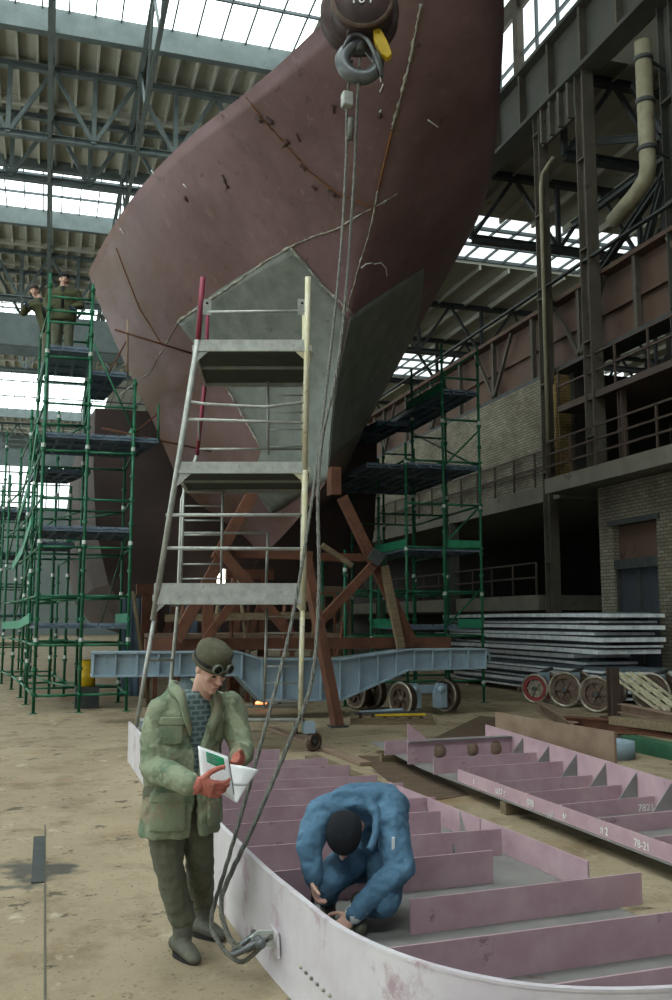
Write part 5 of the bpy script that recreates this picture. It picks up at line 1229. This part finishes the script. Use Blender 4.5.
go = g.build('goggles', 'goggle_rim', man); gl.build('goggle_lenses', 'goggle', go)
MB().tube([w_(-.008, -.112, .055), w_(.008, -.112, .055)], .006, 8).build('goggle_bridge', 'goggle_rim', go)
MB().tube([w_(.099*math.sin(a), .012 - .118*math.cos(a), .055) for a in [math.radians(d) for d in range(38, 323, 12)]], .007, 8).build('goggle_strap', 'black', go)
# hair at the nape
mb = MB(); mb.ball(w_(0, .05, -.005), (.066, .055, .05), 12, R_); o = mb.build('hair', 'hair', man)
# joints
sR, sL = mp_(162, 712, -.10), mp_(230, 706, .10)
eR, eL = mp_(154, 768, -.14), mp_(243, 752, .04)
wR, wL = mp_(190, 783, -.50), mp_(239, 758, -.14)
hipc = mp_(180, 812, 0); hipc.z = .95
sp_ = []
zs = [.655, .74, .88, 1.0, 1.12, 1.24, 1.34, 1.41, 1.455]
A_ = [.245, .24, .23, .225, .225, .235, .225, .17, .11]; B_ = [.185, .182, .178, .17, .165, .16, .15, .12, .095]; G_ = [9, 6, 3, 3, 6, 17, 27, 36, 46]
cx = mp_(178, 760, 0).x
for z, a, b, g_ in zip(zs, A_, B_, G_):
    t = (z - .65) / .8; c = V((cx + .015 + .05*t*t + .0, .0 + .03*(1-t), z)); sp_.append((c, lt*a, fr*b))
mb = MB(); torso_shell(mb, sp_, G_, .035)
sleeve(mb, [sR, sR.lerp(eR, .5) + V((-.012, 0, 0)), eR, eR.lerp(wR, .5), wR], [.09, .088, .08, .072, .062]); sleeve(mb, [sL, sL.lerp(eL, .5), eL, wL], [.088, .08, .072, .058])
mb.capsule(sp_[7][0] - lt*.1, sR, .07, .07); mb.capsule(sp_[7][0] + lt*.1, sL, .07, .068)
jk = mb.build('jacket', 'camo', man); remesh(jk, .0095, 4, .034, .10)
# collar
cm = MB()
for s_ in (-1, 1):
    P = [sp_[7][0] + lt*s_*.06 + fr*(-.1) + V((0, 0, .085)), sp_[7][0] + lt*s_*.105 + fr*.0 + V((0, 0, .075)), sp_[7][0] + lt*s_*.095 + fr*.09 + V((0, 0, .035)), sp_[6][0] + lt*s_*.085 + fr*.145 + V((0, 0, .01)), sp_[5][0] + lt*s_*.055 + fr*.165 + V((0, 0, -.0))]
    Q = smoothp(P, 6); ws_ = [.045, .05, .055, .04, .012]
    vs2 = []
    for i, q_ in enumerate(Q):
        f_ = i / (len(Q)-1) * 4; k = min(int(f_), 3); wd_ = ws_[k] + (ws_[k+1] - ws_[k])*(f_-k); out = (lt*s_*.8 + fr*.5).normalized()
        vs2 += [q_ + V((0, 0, .02)), q_ + out*wd_ + V((0, 0, -.035))]
    cm.add(vs2, [(2*i, 2*i+2, 2*i+3, 2*i+1) for i in range(len(Q)-1)], True)
o = cm.build('collar', 'camo', man, fix=False); so = o.modifiers.new('t', 'SOLIDIFY'); so.thickness = .014; so.offset = 0
# pockets and belt line
def patch(zc, ang, wdt, hgt, name, off=.012):
    m_ = MB(); N_ = 8; vs3 = []
    for j in range(5):
        z = zc + hgt*(j/4 - .5); t = max(0, min(len(zs)-1.001, np.interp(z, zs, range(len(zs))))); i = int(t); f_ = t - i
        c = sp_[i][0].lerp(sp_[i+1][0], f_); a = sp_[i][1].lerp(sp_[i+1][1], f_); b = sp_[i][2].lerp(sp_[i+1][2], f_)
        for k in range(N_ + 1):
            th = math.radians(ang) + (k/N_ - .5)*wdt/.2; dd = b*math.cos(th) + a*math.sin(th); vs3.append(c + dd*(1 + off/dd.length))
    m_.add(vs3, [(j*(N_+1)+k, j*(N_+1)+k+1, (j+1)*(N_+1)+k+1, (j+1)*(N_+1)+k) for j in range(4) for k in range(N_)], True)
    o = m_.build(name, 'camo', man, fix=False); so = o.modifiers.new('t', 'SOLIDIFY'); so.thickness = .02; so.offset = 0; bv = o.modifiers.new('b', 'BEVEL'); bv.width = .006; bv.segments = 2
patch(.80, -42, .18, .19, 'pocket', .006); patch(.885, -42, .19, .055, 'pocket_flap', .014); patch(.80, 42, .17, .19, 'pocket', .006); patch(.885, 42, .18, .055, 'pocket_flap', .014)
patch(1.24, -44, .13, .13, 'pocket', .006); patch(1.3, -44, .14, .045, 'pocket_flap', .013); patch(1.24, 46, .12, .13, 'pocket', .006); patch(1.3, 46, .13, .045, 'pocket_flap', .013)
# sweater
mb = MB(); mb.sections([(c - V((0, 0, .0)), a*.82, b*.80) for c, a, b in sp_[2:8]] + [(sp_[8][0] + V((0, 0, .0)), sp_[8][1]*.8, sp_[8][2]*.85), (neck + V((0, 0, .03)), lt*.062, fr*.065)], 32)
mb.build('sweater', 'sweater', man)
# trousers
kR, kL = V((mp_(168, 880, -.05).x, -.04, .50)), V((mp_(200, 880, .1).x, .08, .50))
toeR = at(188, 975, Z=0) - hb; 
def fl(px, py):
    p = at(px, py, Z=0) - hb; h = V((SY, CY, 0)); return V((p.dot(RT), p.dot(h), 0))
fR, fL = fl(181, 955), fl(200, 935)
aR, aL = fR + V((-.0, .02, .12)), fL + V((-.0, .03, .12))
hR, hL = V((cx, 0, .9)) - lt*.1, V((cx, 0, .9)) + lt*.1
mb = MB(); mb.sections([(V((cx + .01, .02, .98)), lt*.165, fr*.12), (V((cx, .02, .86)), lt*.185, fr*.14), (V((cx, .02, .78)), lt*.18, fr*.13)], 24)
for h_, k_, a_ in ((hR, kR, aR), (hL, kL, aL)): sleeve(mb, [h_, h_.lerp(k_, .5), k_, k_.lerp(a_, .5), a_ + V((0, 0, .08))], [.105, .1, .085, .078, .078])
o = mb.build('trousers', 'trouser', man); remesh(o, .011, 5, .03, .09)
bt = V((.55, -.83, 0)).normalized()
for f_, a_, dr_ in ((fR, aR, bt), (fL, aL, V((.75, -.6, 0)).normalized())):
    side_ = V((-dr_.y, dr_.x, 0)); mb = MB(); mb.sections([(a_ + V((0, 0, .16)), side_*.062, dr_*.066), (a_ + V((0, 0, .05)), side_*.058, dr_*.064), (a_ - V((0, 0, .04)) + dr_*.01, side_*.05, dr_*.07)], 20)
    b0 = V((f_.x, f_.y, 0)) - dr_*.07
    for f0, f1, w0, w1, h0, h1 in ((0, .08, .042, .044, .05, .055), (.08, .17, .044, .05, .055, .046), (.17, .255, .05, .04, .046, .032)):
        mb.sections([(b0 + dr_*f0 + V((0, 0, h0)), side_*w0, V((0, 0, h0))), (b0 + dr_*f1 + V((0, 0, h1)), side_*w1, V((0, 0, h1)))], 16)
    mb.ball(b0 + V((0, 0, .05)), .046, 8); mb.ball(b0 + dr_*.25 + V((0, 0, .03)), (.038, .038, .03), 8)
    o = mb.build('boot', 'boot', man); remesh(o, .008, 4)
    sl_ = MB(); out_ = []
    for k in range(24):
        a = 2*PI*k/24; L_2 = .175 if math.cos(a) > 0 else .07; out_.append(b0 + dr_*(.09 + L_2*math.cos(a)) + side_*.053*math.sin(a))
    sl_.prism([(q_.x, q_.y, 0.0) for q_ in out_], (0, 0, .022)); sl_.build('sole', 'black', o)
# gloves
hand(man, wR + V((.025, -.01, 0)), (1, -.05, -.30), (.05, .9, .35), -1, .5, 'glove', 'glove', 1.25, .75)
mb = MB().capsule(wR - V((.01, -.01, 0)), wR + V((.035, -.01, -.01)), .058, .048); mb.build('glove_cuff', 'glove', man)
hand(man, wL + V((-.0, -.03, 0)), (-.35, -.9, -.25), (-.5, -.1, .8), 1, .45, 'glove', 'glove', 1.15, .4)
mb = MB().capsule(wL + V((.0, .03, .01)), wL + V((0, -.03, 0)), .048, .042); mb.build('glove_cuff', 'glove', man)
# papers
def wp(px, py, dy): v = mp_(px, py, dy); return hb + RT*v.x + V((SY, CY, 0))*v.y + V((0, 0, v.z))
pk = thing('booklet', 'open white booklet with a green header held by the standing worker', 'booklet', tuple(wp(218, 775, -.42)))
BO = pk.location.copy()
tl, tr_, brr, bll = wp(198, 746, -.44), wp(229, 757, -.36), wp(235, 802, -.42), wp(201, 782, -.50)
n_ = (tr_ - tl).cross(bll - tl).normalized()
if n_.dot(CAMP - tl) < 0: n_ = -n_
def sheet(a, b, c, d, bulge, name, m, off=0, thick=.0015):
    vs4 = []
    for j in range(9):
        for i in range(9):
            u, v_ = i/8, j/8; p = a.lerp(b, u).lerp(d.lerp(c, u), v_) + n_*(bulge*math.sin(PI*u)*(1) + off) ; vs4.append(p - BO)
    o = MB().add(vs4, [(j*9+i, j*9+i+1, (j+1)*9+i+1, (j+1)*9+i) for j in range(8) for i in range(8)], True).build(name, m, pk, fix=False)
    so = o.modifiers.new('t', 'SOLIDIFY'); so.thickness = thick; so.offset = 0; return o
sheet(tl, tr_, brr, bll, .004, 'cover_page', 'paper')
def up_(u, v_): return tl.lerp(tr_, u).lerp(bll.lerp(brr, u), v_)
sheet(up_(.2, .08), up_(.82, .08), up_(.82, .36), up_(.2, .36), .004, 'green_header', 'paper_green', .002).__setitem__('label', 'green header printed on the cover')
for k in range(4): sheet(up_(.25, .14+.05*k), up_(.7 - .1*(k % 2), .14+.05*k), up_(.7 - .1*(k % 2), .16+.05*k), up_(.25, .16+.05*k), .003, 'printed_line', 'paper_green' if k < 0 else 'ink', .0042, .0006)
a, b, c, d = wp(231, 762, -.36), wp(259, 770, -.30), wp(237, 803, -.44), wp(233, 801, -.42)
sheet(wp(229, 764, -.355), wp(259, 770, -.30), wp(247, 786, -.36), wp(232, 785, -.395), .012, 'loose_page', 'paper'); sheet(wp(232, 785, -.395), wp(247, 786, -.36), wp(237, 803, -.43), wp(234, 802, -.425), .006, 'loose_page', 'paper')
MB().tube([tl - BO + (tr_-tl)*.98, brr - BO], .003, 6).build('spine', 'edge', pk)

# -- the crouching worker in blue
cbp = V((at(352, 940, Z=0.02).x + .04, at(352, 940, Z=0.02).y + .14, .02))
cw = thing('person', 'person in a blue work jacket and black knit cap crouching inside the near panel', 'person', tuple(cbp), -YAW)
MD2 = (cbp - CAMP).dot(V((SY, CY, 0)))
def cp_(px, py, dy=0.0):
    r_ = FW*FPX + RT*(px - 336) + UP*(500 - py); h = V((SY, CY, 0)); t = (MD2 + dy) / r_.dot(h); p = CAMP + r_*t - cbp
    return V((p.dot(RT), p.dot(h), p.z))
ch = cp_(344, 838, .0)
cf = V((-.12, -.55, -.95)); w2, R2_ = head(cw, ch + V((0, 0, 0)), cf, V((-.08, -1, .45)), 1.0, 'skin', cp_(356, 822, .18))
mb = MB(); mb.sections([(w2(0, .012, -.005), R2_ @ V((.1, 0, 0)), R2_ @ V((0, .118, 0))), (w2(0, .014, .05), R2_ @ V((.11, 0, 0)), R2_ @ V((0, .128, 0))), (w2(0, .02, .09), R2_ @ V((.1, 0, 0)), R2_ @ V((0, .115, 0))), (w2(0, .022, .125), R2_ @ V((.07, 0, 0)), R2_ @ V((0, .08, 0))), (w2(0, .022, .14), R2_ @ V((.02, 0, 0)), R2_ @ V((0, .024, 0)))], 32)
mb.ball(w2(0, .07, .03), (.105, .085, .1), 12, R2_)
o = mb.build('knit_cap', 'cap_black', cw); remesh(o, .007, 5)
pel = V((.13, .42, .30)); mid = cp_(378, 806, .42); chest = cp_(366, 808, .22); nk = cp_(354, 818, .12)
shR, shL = cp_(322, 812, .10), cp_(390, 822, .12)
elR, elL = cp_(309, 845, -.02), cp_(401, 868, .0); haR, haL = cp_(314, 884, -.1), cp_(346, 922, -.12)
mb = MB(); lx = V((1, 0, 0))
mb.sections([(pel, lx*.2, V((0, .1, .14))), (pel.lerp(mid, .5) + V((0, .04, .04)), lx*.2, V((0, .13, .1))), (mid, lx*.21, V((0, .06, .14))), (chest, lx*.22, V((0, -.06, .13))), (nk, lx*.12, V((0, -.05, .09)))], 28)
sleeve(mb, [chest + V((-.12, 0, 0)), shR, elR, elR.lerp(haR, .85)], [.11, .1, .082, .06]); mb.tube(smoothp([cp_(326, 812, .14), cp_(345, 792, .25), cp_(372, 789, .3), cp_(396, 806, .26), cp_(405, 838, .12)], 5), .04, 12)
mb.tube([p + V((0, 0, .03)) for p in smoothp([cp_(322, 826, .04), cp_(326, 808, .1), cp_(340, 799, .14), cp_(358, 799, .14), cp_(372, 810, .1), cp_(377, 832, .01), cp_(368, 856, -.06)], 6)], .03, 12)
sleeve(mb, [chest + V((.12, 0, 0)), shL, elL, elL.lerp(haL, .85)], [.11, .105, .088, .062])
o = mb.build('jacket', 'bluecoat', cw); remesh(o, .010, 3, .055, .16)
knR, knL = cp_(324, 882, .0), cp_(384, 900, -.02); ftR, ftL = V((-.14, .1, .09)), V((.05, -.0, .09))
mb = MB(); sleeve(mb, [pel + V((-.1, 0, 0)), knR, ftR + V((0, .1, .05))], [.12, .095, .065]); sleeve(mb, [pel + V((.1, 0, 0)), knL, ftL + V((.03, .05, .05))], [.12, .1, .07])
o = mb.build('trousers', 'bluecoat', cw); remesh(o, .010, 4, .05, .14)
for ft in (ftR, ftL):
    mb = MB(); mb.capsule(ft + V((0, .1, -.03)), ft + V((0, -.08, -.045)), .05, .042, 14); mb.capsule(ft + V((0, .1, -.02)), ft + V((0, .1, .06)), .05, .052, 14); o = mb.build('boot', 'boot', cw); remesh(o, .009, 4)
hand(cw, elR.lerp(haR, .88), (haR - elR), (.8, -.2, .1), -1, .5, 'skin', 'hand', 1.05); hand(cw, elL.lerp(haL, .88), (haL - elL), (-.6, .1, -.6), 1, .5, 'skin', 'hand', 1.05)
a, b = elL.lerp(haL, .74), elL.lerp(haL, .86); MB().capsule(a, b, .057, .055).build('reflective_cuff', 'reflect', cw)
a = shL.lerp(elL, .35); MB().bar(a + V((-.01, -.118, .03)), a + V((-.012, -.112, -.06)), .018, .012).build('reflective_strip', 'reflect', cw)
# torch held in the right hand
hw = cbp + RT*haR.x + V((SY, CY, 0))*haR.y + V((0, 0, haR.z))
r = thing('welding_torch', 'thin dark torch held by the crouching worker', 'torch', tuple(hw - V((0, 0, .03))))
MB().tube([(0, 0, .06), (-.02, -.04, -.05), (-.05, -.05, -.16)], .011, 10).build('handle', 'black', r); MB().tube([(-.05, -.05, -.16), (-.07, -.04, -.21)], .006, 8).build('nozzle', 'galv', r)

# -- the two workers on the scaffold
def standing(loc, rz_, label, lean=(0, 0), hat='cap_black', jm='olive', arms=None):
    p = thing('person', label, 'person', loc, rz_); L3 = V((lean[0], 0, 0)); f = V((0, -1, 0)); lx = V((1, 0, 0))
    hip = V((0, 0, .92)); chs = V((lean[0]*.6, -.02, 1.3)); nk = V((lean[0]*.85, -.02, 1.48)); hc = V((lean[0]*1.1, -.04, 1.64))
    w3, R3_ = head(p, hc, (lean[0]*.3 + .1, -1, -.25), (lean[0]*.4, 0, 1), 1.05, 'skin', nk)
    mb = MB(); mb.sections([(w3(0, .012, .03), R3_ @ V((.09, 0, 0)), R3_ @ V((0, .108, 0))), (w3(0, .014, .08), R3_ @ V((.092, 0, 0)), R3_ @ V((0, .11, 0))), (w3(0, .02, .12), R3_ @ V((.07, 0, 0)), R3_ @ V((0, .085, 0))), (w3(0, .02, .15), R3_ @ V((.02, 0, 0)), R3_ @ V((0, .02, 0)))], 20)
    mb.ball(w3(0, .05, -.01), (.086, .07, .09), 10, R3_); mb.build('knit_cap', hat, p)
    mb = MB(); mb.sections([(V((0, 0, .72)), lx*.24, f*.17), (V((lean[0]*.2, 0, .95)), lx*.22, f*.16), (V((lean[0]*.4, 0, 1.15)), lx*.23, f*.16), (chs, lx*.24, f*.16), (V((lean[0]*.75, 0, 1.42)), lx*.18, f*.12), (nk, lx*.08, f*.08)], 24)
    ar = arms or ([(-.22, 0, 1.38), (-.3, .02, 1.1), (-.24, -.16, .95)], [(.22, 0, 1.38), (.3, .02, 1.1), (.2, -.18, .98)])
    for A in ar:
        A = [V(q) + L3*.6 for q in A]; sleeve(mb, A, [.085, .075, .055])
    o = mb.build('jacket', jm, p); remesh(o, .016, 4, .03, .12)
    for s_, A in zip((-1, 1), ar):
        A = [V(q) + L3*.6 for q in A]; hand(p, A[2], A[2] - A[1], (0, -1, 0), s_, .4, 'navy', 'glove', 1.1)
    mb = MB(); mb.capsule((lean[0]*.7, -.13, 1.42), (lean[0]*.4, -.155, 1.0), .035, .03, 10); mb.build('scarf', 'sweater_dark', p)
    mb = MB()
    for s_ in (-1, 1): sleeve(mb, [V((s_*.1, 0, .88)), V((s_*.11, -.02, .5)), V((s_*.12, .02, .12))], [.12, .09, .075])
    o = mb.build('trousers', 'trouser', p); remesh(o, .016, 4, .02, .1)
    for s_ in (-1, 1):
        mb = MB(); mb.capsule((s_*.12, .04, .05), (s_*.13, -.13, .042), .05, .042, 12); mb.capsule((s_*.12, .03, .06), (s_*.12, .03, .16), .055, .06, 12); mb.build('boot', 'boot', p)
    return p
dz = 7.61
pA = at(62, 340, Y=20.9); standing((pA.x, 20.85, dz), -.12, 'person in an olive jacket and black cap standing upright on the top scaffold platform').scale = (1.2, 1.2, 1.03)
pB = at(52, 340, Y=21.7); standing((pB.x, 21.75, dz), -.1, 'person in a dark cap leaning out left behind the scaffold pole', (-.34, 0), 'hair', 'olive', ([(-.22, 0, 1.34), (-.36, -.06, 1.12), (-.3, -.25, 1.2)], [(.2, 0, 1.36), (.28, .02, 1.1), (.2, -.12, .98)])).scale = (1.12, 1.12, 1.03)
print('objects', len(bpy.data.objects))
